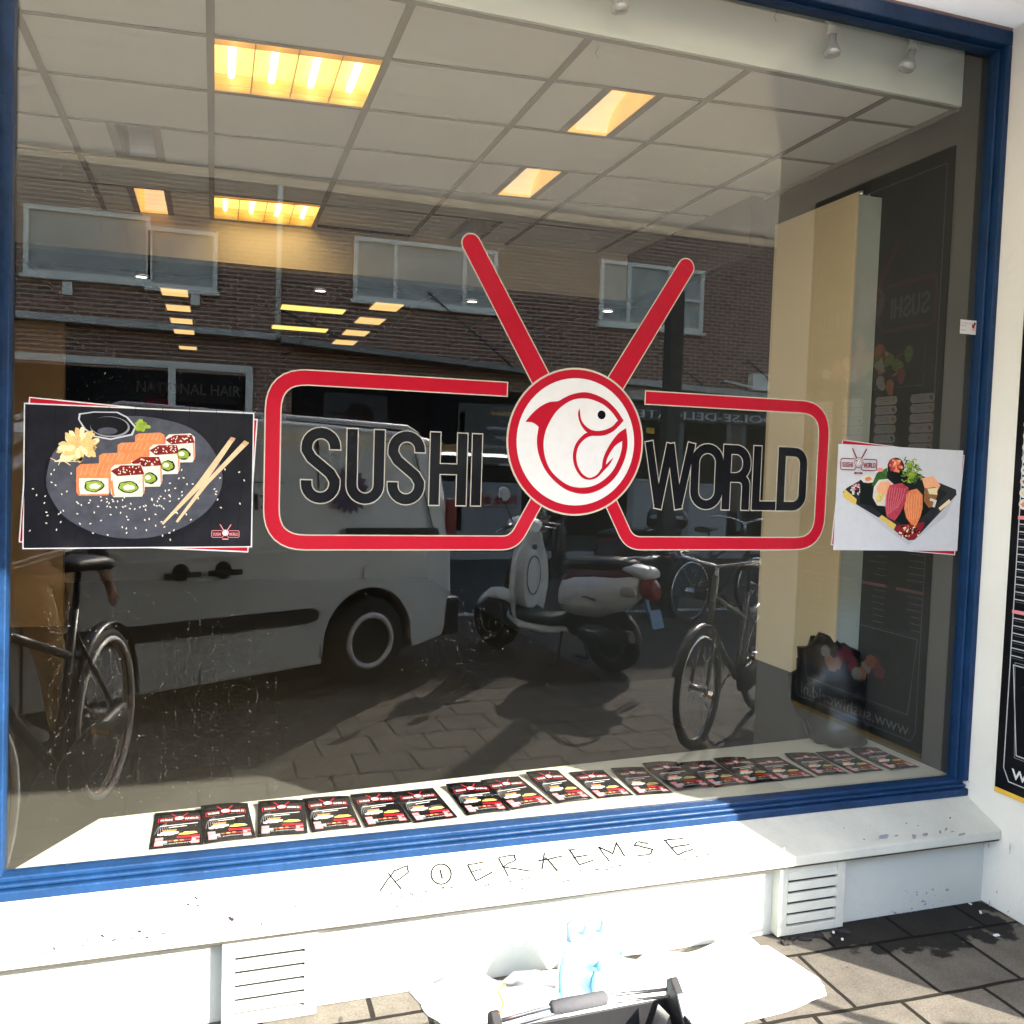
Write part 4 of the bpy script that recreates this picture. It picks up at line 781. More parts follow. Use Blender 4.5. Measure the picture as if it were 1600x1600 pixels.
# ================================================================== the street, seen in the pane
# ------------------------------------------------------------------ opposite house
Y0 = -16.3
house = thing('brick_house', (3, Y0, 0), 'brown brick terrace with white windows over shops, mirrored in the pane', 'house')
g = G(); g.box(-16, 24, Y0 - 8, Y0, 3.2, 8.3); g.box(-16, 24, Y0 - 8, Y0 - .5, 0, 3.2)
for x0, x1 in ((-16, -6.2), (.75, 1.5), (6.9, 7.3), (13.8, 24)): g.box(x0, x1, Y0 - .5, Y0, 0, 3.2)
g.build('wall', house_brick, house)
g = G(); g.box(-16.3, 24.3, Y0 - 8.2, Y0 + .2, 8.3, 8.45); g.build('roof', M('roof_edge', (.45, .45, .43), .7), house)
wframe = M('white_window_frame', (.84, .77, .62), .45, 0, .06); wpane = M('net_curtained_pane', (.50, .47, .38), .5, 0, .25, 2.2, spec=.3, c2=(.3, .29, .25)); shopdark = M('shop_dark', (.010, .010, .010), .9, 0, .4, 3, spec=.05)
def win(x0, x1, z0, z1, muls, tr=None, fw=.09):
    g = G(); y = Y0
    g.box(x0, x1, y, y + .08, z0, z0 + fw); g.box(x0, x1, y, y + .08, z1 - fw, z1)
    for x in [x0, x1 - fw] + list(muls): g.box(x, x + fw, y, y + .078, z0 + fw, z1 - fw)
    for a, c, z in (tr or []): g.box(a, c, y, y + .07, z, z + .06)
    g.box(x0 - .05, x1 + .05, y, y + .14, z0 - .07, z0)
    f = g.build('window', wframe, house, bevel=.006)
    g = G(); g.box(x0 + fw, x1 - fw, y - .03, y + .012, z0 + fw, z1 - fw); g.build('pane', wpane, f)
win(-3.42, -1.2, 4.86, 6.15, []); win(-1.26, .04, 4.80, 5.98, []); win(2.70, 5.82, 4.90, 6.2, [3.55, 5.05]); win(8.28, 10.95, 4.84, 6.30, [8.95, 10.0], [(10.0, 10.9, 5.55)]); win(13.2, 15.6, 4.84, 6.3, [14.3]); win(-8.5, -5.5, 4.86, 6.1, [-7])
g = G(); g.tube([V(1.20, Y0 + .07, 4.0), V(1.20, Y0 + .07, 8.3)], .055, 10); g.build('downpipe', wframe, house)
g = G()
for x in (-2.75, -.45): g.box(x, x + .17, Y0, Y0 + .12, 4.52, 4.76)
g.build('bracket', wframe, house)
band = M('weathered_white_band', (.58, .53, .43), .7, 0, .3, 5)
g = G(); g.prism([V(-12, Y0 + .0, 4.28), V(1.16, Y0 + .0, 4.05), V(1.16, Y0 + .0, 3.93), V(-12, Y0, 4.14)], (0, .35, 0)); g.build('ledge', band, house)
g = G(); g.prism([V(1.25, Y0, 4.00), V(7.0, Y0, 3.66), V(7.0, Y0, 3.56), V(1.25, Y0, 3.88)], (0, .5, 0)); g.build('ledge', M('dark_ledge', (.30, .27, .22), .5, 0, .3, 3), house)
g = G(); g.prism([V(7.0, Y0, 3.70), V(13.2, Y0, 3.42), V(13.2, Y0, 3.30), V(7.0, Y0, 3.55)], (0, .6, 0)); g.build('ledge', band, house)
g = G(); g.prism([V(7.4, Y0, 3.53), V(12.6, Y0, 3.28), V(12.6, Y0, 3.02), V(7.4, Y0, 3.24)], (0, .3, 0)); g.build('gutter', M('gutter_white', (.66, .60, .50), .6, 0, .3, 7), house)
for x0, z0_, x1, z1_ in ((4.3, 5.2, 6.1, 3.7), (9.9, 4.3, 11.4, 3.2), (1.2, 4.6, 2.6, 3.95), (12.2, 4.3, 13.3, 3.3)):
    g = G(); g.tube([V(x0, Y0 + .04, z0_), V(x1, Y0 + .5, z1_)], .018, 6); g.build('stay_rod', black_mat, house)
g = G(); g.box(12.3, 12.75, Y0, Y0 + .22, 3.55, 3.95); g.tube([V(11.6, Y0 + .1, 3.75), V(12.4, Y0 + .2, 3.6)], .03, 6); g.build('meter_box', wframe, house)
# ground floors
g = G(); g.box(-6.2, .75, Y0 - .45, Y0 - .02, 0, 3.9); g.box(1.5, 6.9, Y0 - .45, Y0 - .02, 0, 3.6); g.box(7.3, 13.8, Y0 - .45, Y0 - .02, 0, 3.2)
g.build('shop_front', shopdark, house)
g = G(); g.box(-6.2, .72, Y0 - .02, Y0 + .05, 3.26, 3.40); g.box(.60, .74, Y0 - .02, Y0 + .05, .3, 3.26); g.box(-.86, -.72, Y0 - .02, Y0 + .049, .3, 3.26); g.box(-6.2, .72, Y0 - .02, Y0 + .06, .3, .42)
g.build('shop_window_frame', wframe, house)
g = G(); g.box(7.3, 13.8, Y0 - .02, Y0 + .10, 2.72, 3.05); fas = g.build('fascia', M('dark_fascia', (.035, .038, .035), .5), house)
# writing faces the street: +y, so it runs towards -x
ff = lambda u, z: V(-u, Y0 + .105, z)
a = far(1190, 655); c = far(985, 640)
d = D2(lambda u, z: V(-u, Y0 + .105, z), (0, 1, 0), .002); d.text('POOLSE-DELICATESSEN', -13.35, 2.77, .26, 'white', 1, width=5.1, bold=.03); o = d.build('lettering', house)
def farboard(name, q0, q1, ink_, dy=.03):
    a, c = far(*q0), far(*q1); g = G(); g.box(min(a.x, c.x), max(a.x, c.x), Y0, Y0 + dy, min(a.z, c.z), max(a.z, c.z)); return g.build(name, INK[ink_] if ink_ in INK else ink_, house), a, c
farboard('pan_panel', (505, 612), (603, 702), 'cardgrey')
d = D2(lambda u, z: V(-u, Y0 + .036, z), (0, 1, 0), .002); p = far(561, 649); d.ell(-p.x, p.z, .30, .25, 'black', 1, 30); q = far(511, 645); d.stroke([(-p.x, p.z), (-q.x, q.z)], .06, 'black', 1)
d.build('pan_emblem', house)
farboard('window_list', (716, 628), (806, 728), M('list_glass', (.03, .032, .03), .4))
d = D2(lambda u, z: V(-u, Y0 + .036, z), (0, 1, 0), .002); R0 = far(804, 650).x
for s_, py, h in (('Patelnia.nl', 646, .17), ('levensmiddelen', 669, .13), ('beltegoed', 684, .14), ('warme gerechten', 699, .14), ('souvenirs', 713, .14), ('boeken', 726, .14)):
    z = far(780, py + 3).z; d.text(s_, -R0, z, h, 'lgrey' if h < .16 else 'ginger', 1, sx=.8, bold=.02)
d.build('window_lettering', house)
_, a, c = farboard('white_panel', (668, 752), (812, 836), M('grey_white_panel', (.22, .22, .21), .6, 0, .2, 2))
d = D2(lambda u, z: V(-u, Y0 + .036, z), (0, 1, 0), .002)
x = far(806, 780).x; z = far(770, 788).z; d.text('Polskie delikatesy', -x, z, .30, 'dred', 1, sx=.62, bold=.03); z = far(700, 806).z; d.text('Smaczne', -far(712, 800).x, z, .15, 'dred', 1, sx=.9, bold=.02); d.stroke([(-x, far(770, 793).z), (-x + 1.6, far(700, 791).z)], .02, 'dred', 1)
d.build('panel_lettering', house)
a, c = far(640, 706), far(800, 714); g = G(); g.tube([V(a.x, Y0 + .06, a.z), V(c.x, Y0 + .06, c.z)], .035, 8); g.build('tube_lamp', M('shop_tube_glow', (.9, 1, .9), .5, emit=1.5, var=.0), house)
g = G()
for k in range(16): p = far(668 + k * 3.4, 700 + 3 * sin(k * 2)); g.ball((p.x, Y0 + .05, p.z), (.10, .04, .07), 8, 0, .3)
g.build('baskets', M('bread_brown', (.35, .2, .07), .8), house)
for px in (722, 1064, 1140, 1162): a = far(px, 655); g = G(); g.box(a.x - .06, a.x + .06, Y0 - .02, Y0 + .03, .1, 2.7); g.build('shop_window_frame', M('dim_frame', (.14, .14, .13), .6), house)
_, a, c = farboard('notice', (1008, 669), (1020, 678), 'yellow', .05)
farboard('door', (1140, 660), (1160, 800), M('brown_door', (.09, .05, .04), .6), .02)
a, c = far(1100, 700), far(1125, 800); 
# electrical cabinet, pole, sign posts
def utility(px, py0, py1, w_, y, label):
    a = at_y(px, py1, -y); t = thing('utility_cabinet', (a.x, y, 0), label, 'utility cabinet'); h_ = at_y(px, py0, -y).z
    g = G(); g.box(a.x - w_ / 2, a.x + w_ / 2, y - .15, y + .15, .05, h_); g.box(a.x - w_ / 2 - .03, a.x + w_ / 2 + .03, y - .18, y + .18, h_, h_ + .05); g.build('body', M('utility_grey', (.36, .37, .36), .6), t, bevel=.01)
    g = G(); g.box(a.x - w_ / 2 + .04, a.x + w_ / 2 - .04, y + .151, y + .16, .12, h_ - .06); g.build('door', M('utility_door', (.33, .34, .33), .6), t, bevel=.004)
utility(1098, 760, 860, .9, -13.6, 'pale grey street cabinet on the far pavement behind the parked bicycle')
utility(996, 752, 860, .42, -13.9, 'narrow pale street cabinet seen above the moped top case')
# ------------------------------------------------------------------ vehicles
def wheel_parts(parent, c, r, tw, rim_m, name='wheel', steel=True, ax=(0, 1, 0)):
    c = V(*c); a = V(*ax)
    g = G(); g.tube([c - a * tw * .5, c - a * tw * .5, c - a * tw * .36, c + a * tw * .36, c + a * tw * .5, c + a * tw * .5], [r * .62, r * .90, r, r, r * .90, r * .62], 40); w_ = g.build(name, rubber, parent, local=True)
    for s_ in (-1, 1):
        g = G(); k = a * s_ * tw
        g.torus(c + k * .47, a, r * .58, r * .075, 36, rs=8); g.disc(c + k * .36, a, r * .60, .01, 32, 1); g.tube([c + k * .37, c + k * .42, c + k * .45, c + k * .44], [r * .50, r * .46, r * .34, r * .16], 30)
        g.disc(c + k * .46, a, r * .17, .012, 20, 1)
        if steel:
            u = a.orthogonal().normalized(); v = a.cross(u)
            for q in range(12): t_ = 2 * pi * q / 12; g.ball(c + k * .42 + (u * cos(t_) + v * sin(t_)) * r * .47, (r * .05, .012, r * .05), 8, 1)
        g.build('rim', [rim_m, black_mat], w_, local=True)
    return w_
vanp = M('van_paint', (.78, .80, .79), .35, 0, .08, 2.5, .04, coat=.3, c2=(.66, .69, .68))
fwd = V(-.895, .446); van = thing('delivery_van', (.69, -4.32, 0), 'pale grey delivery van with purple star sticker, mirrored at the left', 'van', rz=math.atan2(.446, -.895))
def arch(cx, r, z=.2, n=12): return [(cx + r * cos(pi - pi * k / n), z + .12 + r * sin(pi - pi * k / n) * .98) for k in range(n + 1)]
prof = [(-.70, .27)] + [(-.40, .22)] + arch(0, .385) + [(.40, .20), (2.33, .18)] + arch(2.73, .385) + [(3.14, .22), (3.42, .26), (3.55, .45), (3.53, .72), (3.38, .92), (2.80, 1.10), (2.05, 1.68), (1.75, 1.80), (.8, 1.84), (-.35, 1.81), (-.60, 1.77), (-.68, 1.62), (-.76, 1.0), (-.78, .60), (-.74, .32)]
def vanside(x, y, z):
    k = .87 - max(0, z - 1.0) ** 1.5 * .14 - max(0, x - 2.7) ** 2 * .12 - max(0, -.35 - x) * .08; return V(x, y * k, z)
g = G(); ys = (-1, -.97, .97, 1)
for s_ in (1,):
    rings = [[vanside(*((x if abs(y) < .99 else .98 * x + .03), y, z if abs(y) < .99 else z * .985 + .012)) for x, z in prof] for y in ys]
    g.ringstack(rings, smooth=False)
g.build('body', vanp, van, local=True, bevel=.012)
sd = lambda x, z, o=.004, s_=-1: V(x, s_ * (abs(vanside(x, 1, z).y) + o - .0), z)
def side_poly(pts, mt, name, o=.006, th=.006, s_=-1, par=van):
    g = G(); A = [sd(x, z, o, s_) for x, z in pts]; g.prism(A, (0, s_ * th, 0)); return g.build(name, mt, par, local=True)
dkglass = M('car_glass', (.02, .022, .025), .08, 0, .1, coat=.5); trim = M('black_trim', (.018, .018, .019), .6, 0, .2, 15)
for s_ in (-1, 1):
    side_poly([(.46, .52), (.52, .50), (2.2, .50), (2.22, .60), (.50, .60), (.44, .57)], trim, 'rub_strip', .003, .012, s_)
    side_poly([(1.30, 1.16), (2.62, 1.12), (2.12, 1.58), (1.36, 1.62)], dkglass, 'side_window', -.02, .022, s_)
    side_poly([(-.62, 1.02), (.24, 1.07), (.24, 1.125), (-.60, 1.10)], trim, 'door_rail', .002, .012, s_)
    for pts in ([(.42, .25), (.434, .25), (.434, 1.72), (.42, 1.72)], [(1.27, .2), (1.284, .2), (1.284, 1.7), (1.27, 1.7)], [(2.26, .2), (2.274, .2), (2.274, 1.12), (2.26, 1.12)], [(-.68, 1.70), (-.05, 1.735), (-.05, 1.745), (-.68, 1.71)], [(-.60, .98), (-.585, .98), (-.40, 1.66), (-.415, 1.66)], [(-.585, .98), (.25, .98), (.25, .99), (-.585, .99)]): side_poly(pts, black_mat, 'door_seam', .002, .003, s_)
    side_poly([(-.70, 1.745), (1.7, 1.775), (1.7, 1.70), (-.68, 1.665)], M('sunlit_cream', (.85, .80, .62), .4), 'sunlit_roof_edge', .003, .006, s_)  # pale strip painted along the top for the sunlit roof edge
    side_poly([(.5, .99), (3.1, .93), (3.1, .945), (.5, 1.005)], M('crease_highlight', (.9, .9, .9), .3), 'crease_highlight', .002, .006, s_)  # crease drawn as a bright strip, its highlight put into the colour
    for x in (1.13, 1.40):
        g = G(); q = sd(x, .88, .02, s_); g.box(x - .11, x + .11, min(q.y, q.y + s_ * .02), max(q.y, q.y + s_ * .02), .862, .895); g.disc(sd(x, .89, .0, s_), (0, 1, 0), .055, .012, 16); g.build('handle', black_mat, van, local=True, bevel=.004)
    g = G(); q = sd(-.735, 1.15, -.02, s_); g.box(-.80, -.70, min(q.y, q.y + s_ * .03), max(q.y, q.y + s_ * .03), .92, 1.32); g.build('tail_light', M('tail_red', (.25, .01, .01), .2, coat=.5), van, local=True, bevel=.01)
    g = G(); q = V(2.35, s_ * .93, 1.12); g.ball(q, (.06, .10, .11), 14); g.build('side_mirror', trim, van, local=True)
g = G(); g.disc(sd(.02, .80, .0, -1), (0, 1, 0), .07, .012, 20); g.build('fuel_cap', vanp, van, local=True)
g = G(); g.box(-.86, -.66, -.84, .84, .26, .56); g.build('bumper', trim, van, local=True, bevel=.03)
g = G(); g.box(-.79, -.775, -.74, -.70, .58, .80); g.box(-.79, -.775, .70, .74, .58, .80); g.build('reflector', M('pale_reflector', (.7, .7, .7), .3), van, local=True)
g = G(); g.prism([V(2.86, -.62, 1.09), V(2.10, -.56, 1.67), V(2.10, .56, 1.67), V(2.86, .62, 1.09)], (.02, 0, .02)); g.build('windscreen', dkglass, van, local=True)
g = G(); g.prism([V(-.775, -.6, 1.15), V(-.70, -.56, 1.66), V(-.70, .56, 1.66), V(-.775, .6, 1.15)], (-.012, 0, 0)); g.build('rear_window', dkglass, van, local=True)
g = G(); g.box(3.50, 3.60, -.78, .78, .24, .48); g.build('bumper', trim, van, local=True, bevel=.03)
for s_ in (-1, 1): g = G(); g.ball((3.42, s_ * .62, .76), (.12, .16, .10), 14); g.build('headlight', M('headlight_glass', (.6, .6, .62), .1, .2), van, local=True)
for x in (0, 2.73):
    for y in (-.76, .76): wheel_parts(van, (x, y, .315), .315, .19, M('steel_rim', (.8, .8, .8), .6, .1, .2))
g = G(); g.box(-.5, 3.2, -.68, .68, .18, .5); g.build('underbody', black_mat, van, local=True)
for s_ in (-1, 1):
    g = G(); g.tube([V(-.5, s_ * .70, 1.80), V(-.4, s_ * .70, 1.85), V(1.7, s_ * .70, 1.87), V(1.85, s_ * .70, 1.80)], .018, 8); g.build('roof_rail', M('rail_silver', (.6, .6, .6), .35, .6), van, local=True)
dv = D2(lambda u, z: sd(u, z, .003), (0, -1, 0), .001)      # lettering on the side facing the shop
dv.poly([(.20 + (.17 if k % 2 else .13) * cos(2 * pi * k / 36), 1.38 + (.17 if k % 2 else .13) * sin(2 * pi * k / 36)) for k in range(36)], 'purple', 1)
dv.text('CIR-MA', .74, 1.26, .14, 'black', 1, width=.66, bold=.02); dv.stroke([(.70, 1.43), (1.55, 1.44)], .008, 'black', 1)
dv.build('van_print', None); pv = bpy.data.objects['van_print']; pv.parent = van
# scooters
def loft(g, secs, n=20, m=0):
    rings = []
    for x, zc, hy, hz, *sh in secs:
        rings.append([V(x + (sh[0] * sin(2 * pi * k / n) if sh else 0), hy * (abs(cos(2 * pi * k / n)) ** .75) * (1 if cos(2 * pi * k / n) > 0 else -1), zc + hz * (abs(sin(2 * pi * k / n)) ** .8) * (1 if sin(2 * pi * k / n) > 0 else -1)) for k in range(n)])
    g.ringstack(rings, m)
def scooter(loc, rz, label, paint, case=False):
    t = thing('scooter', loc, label, 'scooter', rz=rz); wh = paint; blk = M('scooter_black', (.012, .012, .012), .35, 0, .2, 10)
    for x in (0, 1.26): wheel_parts(t, (x, 0, .245), .245, .11, M('scooter_rim', (.06, .06, .06), .4, .5), steel=False)
    g = G(); loft(g, [(-.30, .74, .05, .05), (-.22, .70, .13, .10), (-.08, .64, .19, .16), (.10, .60, .215, .19), (.30, .58, .20, .18), (.44, .56, .15, .15), (.50, .54, .09, .10)]); g.build('rear_cowl', wh, t, local=True)
    g = G(); loft(g, [(-.26, .80, .10, .035), (-.10, .77, .155, .045), (.12, .755, .17, .05), (.35, .72, .15, .06), (.47, .64, .10, .08)]); g.build('cowl_band', M('maroon_plastic', (.10, .012, .022), .35), t, local=True)
    g = G(); loft(g, [(-.20, .84, .10, .03), (-.08, .85, .13, .05), (.12, .84, .14, .055), (.34, .82, .13, .05), (.46, .79, .09, .04)]); g.build('seat', blk, t, local=True)
    g = G(); loft(g, [(-.38, .80, .05, .025), (-.32, .80, .11, .05), (-.18, .82, .12, .045), (-.12, .84, .10, .03)]); g.build('tail_piece', wh, t, local=True)
    g = G(); g.tube([V(-.10, .13, .86), V(-.25, .13, .92), V(-.33, .09, .92), V(-.34, 0, .92), V(-.33, -.09, .92), V(-.25, -.13, .92), V(-.10, -.13, .86)], .013, 8); g.build('grab_rail', metal, t, local=True)
    g = G(); loft(g, [(-.40, .66, .04, .05), (-.36, .68, .075, .08), (-.29, .70, .09, .09)], 14); g.build('tail_light', M('tail_red', (.25, .01, .01), .2), t, local=True)
    for s_ in (-1, 1): g = G(); g.ball((-.22, s_ * .135, .66), (.09, .03, .045), 12); g.build('indicator', M('indicator_glass', (.55, .50, .46), .15), t, local=True)
    g = G(); g.prism([V(-.41, -.075, .40), V(-.41, .075, .40), V(-.37, .075, .53), V(-.37, -.075, .53)], (-.006, 0, 0)); g.prism([V(-.36, -.02, .40), V(-.36, .02, .40), V(-.28, .02, .60), V(-.28, -.02, .60)], (-.02, 0, 0)); g.build('plate', M('blue_plate', (.05, .17, .35), .4), t, local=True)
    g = G(); loft(g, [(.42, .36, .12, .05), (.52, .33, .16, .05), (.80, .32, .17, .045), (.96, .36, .17, .06)]); g.build('floorboard', M('floor_rubber', (.03, .04, .038), .7), t, local=True)
    g = G(); loft(g, [(.40, .27, .10, .04), (.55, .25, .17, .05), (.85, .26, .18, .055), (1.0, .32, .15, .06)]); g.build('belly', wh, t, local=True)
    n = 14; g = G(); rows = []
    for j in range(11):      # leg shield, a curved shell
        f = j / 10; z = .28 + .74 * f; hw = (.17 + .07 * sin(pi * min(1, f * 1.15)) - .10 * max(0, f - .75) * 4 * .6); x0 = 1.0 + .02 * f - .05 * f * f; rows.append([(x0 - .10 * (abs(u) ** 2) , u * hw, z) for u in [-1 + 2 * i / n for i in range(n + 1)]])
    for th, sgn in ((0, 1),):
        v = [[g.b.verts.new(p) for p in r] for r in rows]
        for j in range(10):
            for i in range(n): g.b.faces.new((v[j][i], v[j][i + 1], v[j + 1][i + 1], v[j + 1][i])).smooth = True
    o = g.build('leg_shield', wh, t, local=True); o.modifiers.new('t', 'SOLIDIFY').thickness = .03
    g = G(); loft(g, [(.86, .62, .10, .24), (.92, .64, .13, .27), (1.0, .66, .12, .27)], 18); g.build('glove_box', wh, t, local=True)
    for s_ in (-1, 1):
        d = D2(lambda u, z, s_=s_: V(u, s_ * .2185, z), (0, s_, 0), .001); d.stroke([(.02, .58), (.04, .575), (.13, .59), (.16, .58)], .022, 'black', 1, w1=.012)
        for k in range(3): d.stroke([(.33, .50 - k * .02), (.38, .495 - k * .02)], .008, 'black', 1)
        o = d.build('badge', None); o.parent = t
    g = G(); g.torus((.845, 0, .66), (1, 0, 0), .085, .004, 28, rs=6)
    for v in g.b.verts: v.co.z = .66 + (v.co.z - .66) * 1.9
    g.build('glove_box_seam', blk, t, local=True)
    g = G(); g.disc((.85, 0, .90), (1, 0, 0), .022, .02, 16); g.build('key_lock', blk, t, local=True)
    g = G(); g.tube([V(1.24, 0, .24), V(1.12, 0, .60), V(.98, 0, 1.06)], [.03, .04, .035], 10); g.build('steering_column', blk, t, local=True)
    g = G(); loft(g, [(1.02, .42, .06, .04), (1.14, .47, .08, .06), (1.30, .46, .08, .05), (1.44, .36, .06, .05)], 16); g.build('front_fender', wh, t, local=True)
    g = G(); loft(g, [(.86, 1.06, .07, .04), (.92, 1.08, .17, .06), (1.0, 1.08, .19, .08), (1.07, 1.05, .10, .07)], 18); g.build('headset', wh, t, local=True)
    g = G(); g.ball((1.09, 0, 1.05), (.05, .08, .08), 14); g.build('headlight', M('headlight_glass', (.6, .6, .62), .1, .2), t, local=True)
    for s_ in (-1, 1):
        g = G(); g.tube([V(.97, s_ * .16, 1.08), V(.93, s_ * .22, 1.085), V(.88, s_ * .36, 1.07)], [.014, .019, .018], 10); g.build('grip', blk, t, local=True)
        g = G(); g.tube([V(1.0, s_ * .17, 1.08), V(.99, s_ * .25, 1.06), V(.94, s_ * .37, 1.04)], .006, 6); g.build('brake_lever', metal, t, local=True)
        g = G(); g.tube([V(.96, s_ * .16, 1.10), V(.97, s_ * .22, 1.22), V(.96, s_ * .28, 1.30)], .006, 6); m0 = g.build('mirror', blk, t, local=True)
        g = G(); g.tube([V(.965, s_ * .28, 1.345), V(.94, s_ * .28, 1.345)], [.065, .055], 20); g.build('mirror_glass', M('mirror_face', (.8, .8, .8), .05, 1, 0), m0, local=True)
    g = G(); g.tube([V(.20, -.13, .27), V(.05, -.15, .27), V(-.28, -.15, .33)], [.05, .055, .05], 14); g.tube([V(.45, .0, .34), V(.15, .05, .28), V(0, .09, .24)], [.10, .10, .07], 12); g.build('engine', black_mat, t, local=True)
    g = G(); loft(g, [(-.05, .30, .165, .03), (.08, .31, .17, .05), (.22, .31, .16, .035)], 12); g.build('engine_cover', dmetal, t, local=True)
    g = G(); g.tube([V(.42, .12, .27), V(.40, .20, .01), V(.52, .20, .01)], .011, 6); g.tube([V(.42, -.12, .27), V(.40, -.20, .01), V(.52, -.20, .01)], .011, 6); g.build('kickstand', black_mat, t, local=True)
    if case:
        g = G(); loft(g, [(-.58, 1.02, .12, .05), (-.52, 1.02, .24, .12), (-.35, 1.03, .28, .15), (-.16, 1.02, .26, .14), (-.10, 1.01, .14, .08)]); c_ = g.build('top_case', blk, t, local=True)
        g = G(); loft(g, [(-.57, 1.04, .13, .03), (-.51, 1.04, .25, .05), (-.35, 1.05, .29, .06), (-.15, 1.04, .27, .05)]); g.build('case_panel', M('case_white', (.5, .52, .54), .35), c_, local=True)
    return t
scooter((2.99, -3.63, 0), math.atan2(-.877, -.48), 'white and maroon scooter on its stand, mirrored in the middle of the pane', M('scooter_white', (.80, .82, .82), .3, 0, .05, 3, coat=.4))
q = at_y(1000, 820, 6.3); scooter((q.x + .2, -6.75, 0), math.atan2(-.5, -.86) , 'dark moped with black and white top case behind the white scooter', M('moped_dark', (.02, .02, .022), .4), True)
# bicycles
def bicycle(loc, rz, label, sc=1., framec=(.02, .02, .022), rimc=(.6, .6, .6), inner=None, rack=True, tyre=None, hb=1.):
    t = thing('bicycle', loc, label, 'bicycle', 'parked bicycles', rz=rz); t.scale = (sc,) * 3; r = .345
    fm = M('bike_paint_%d' % int(framec[0] * 1000), framec, .35); rm = M('alu_rim', rimc, .25, .9, .05)
    for x in (0, 1.10):
        c = V(x, 0, r + .0); g = G(); g.torus(c, (0, 1, 0), r - .019, .019, 48, rs=10); w_ = g.build('wheel', tyre or rubber, t, local=True)
        g = G(); g.tube([c + V(0, -.012, 0), c + V(0, -.012, 0), c + V(0, .012, 0), c + V(0, .012, 0)], [r - .055, r - .036, r - .036, r - .055], 48, 0); bmesh.ops.delete(g.b, geom=[f for f in g.b.faces if len(f.verts) > 4], context='FACES'); ro_ = g.build('rim', rm if not inner else inner, w_, local=True)
        if inner:
            for s_ in (-1, 1): g = G(); g.torus(c + V(0, s_ * .014, 0), (0, 1, 0), r - .040, .011, 48, rs=6); g.build('rim_edge', M('sunlit_rim', (.85, .85, .83), .4), w_, local=True)  # white colour stands in for sunlight on the aluminium rim
        g = G()
        for k in range(28):
            a = 2 * pi * k / 28; b_ = a + (.9 if k % 4 < 2 else -.9); s_ = .03 if k % 2 else -.03
            g.tube([c + V(.03 * cos(b_), s_, .03 * sin(b_)), c + V((r - .05) * cos(a), 0, (r - .05) * sin(a))], .0013, 4)
        g.build('spokes', metal, w_, local=True)
        g = G(); g.tube([c + V(0, -.055, 0), c + V(0, -.05, 0), c + V(0, -.035, 0), c + V(0, .035, 0), c + V(0, .05, 0), c + V(0, .055, 0)], [.008, .035, .035 if x == 0 else .018, .035 if x == 0 else .018, .035, .008], 20); g.build('hub', metal, w_, local=True)
        g = G(); P = [c + V((r + .025) * cos(a), 0, (r + .025) * sin(a)) for a in [radians(q) for q in range(-20 if x == 0 else 20, 190 if x == 0 else 150, 10)]]
        pr = [[p + V(0, -.026, 0), p + (p - c).normalized() * .008, p + V(0, .026, 0)] for p in (P if x == 0 else P)]
        V_ = [[g.b.verts.new(q) for q in s_] for s_ in pr]
        for i in range(len(V_) - 1):
            for j in range(2): g.b.faces.new((V_[i][j], V_[i][j + 1], V_[i + 1][j + 1], V_[i + 1][j])).smooth = True
        o = g.build('mudguard', fm, t, local=True); o.modifiers.new('t', 'SOLIDIFY').thickness = .003
    bb = V(.46, 0, .29); st = V(.30, 0, .82); hd = V(.92, 0, .86); hl = V(.96, 0, .70)
    g = G()
    for P, r_ in (([bb, st], .016), ([bb, hl], .019), ([V(.34, 0, .66), hd], .015), ([bb + V(0, .05, 0), V(0, .055, r)], .009), ([bb + V(0, -.05, 0), V(0, -.055, r)], .009), ([st + V(.02, .01, -.08), V(0, .055, r)], .008), ([st + V(.02, -.01, -.08), V(0, -.055, r)], .008),
                  ([hd + V(-.03, 0, .12), hl + V(.02, 0, -.05)], .019), ([hl + V(.02, .04, -.06), V(1.10, .05, r)], .011), ([hl + V(.02, -.04, -.06), V(1.10, -.05, r)], .011)): g.tube(P, r_, 10)
    g.build('frame', fm, t, local=True)
    g = G(); g.tube([st, st + V(-.03, 0, .13)], .012, 8); s0 = st + V(-.04, 0, .15); loft(g, [(s0.x - .12, s0.z, .09, .03), (s0.x - .05, s0.z + .01, .085, .03), (s0.x + .05, s0.z + .01, .04, .025), (s0.x + .14, s0.z + .01, .02, .015)], 14); g.build('saddle', black_mat, t, local=True)
    g = G(); h = hd + V(-.04, 0, .17); g.tube([h + V(-.22, .28 * hb, .05), h + V(-.10, .29 * hb, .06), h + V(.03, .2 * hb, .04), h, h + V(.03, -.2 * hb, .04), h + V(-.10, -.29 * hb, .06), h + V(-.22, -.28 * hb, .05)], .011, 8); g.tube([hd, h], .014, 8); g.build('handlebar', metal, t, local=True)
    for s_ in (-1, 1):
        g = G(); g.tube([bb + V(0, s_ * .06, 0), bb + V(s_ * .12, s_ * .075, -s_ * .11)], .008, 6); p = bb + V(s_ * .12, s_ * .12, -s_ * .11); g.box(p.x - .045, p.x + .045, p.y - .04, p.y + .04, p.z - .011, p.z + .011); pe = g.build('pedal', black_mat, t, local=True)
        g = G(); g.box(p.x + .045, p.x + .05, p.y - .03, p.y + .03, p.z - .007, p.z + .007); g.box(p.x - .05, p.x - .045, p.y - .03, p.y + .03, p.z - .007, p.z + .007); g.build('pedal_reflector', M('amber_reflector', (.85, .45, .10), .3), pe, local=True)
    g = G(); loft(g, [(-.05, .34, .02, .05), (.05, .33, .03, .07), (.40, .29, .03, .09), (.56, .29, .02, .06)], 14)
    for v in g.b.verts: v.co.y -= .06
    g.build('chain_case', black_mat, t, local=True)
    if not rack: return t
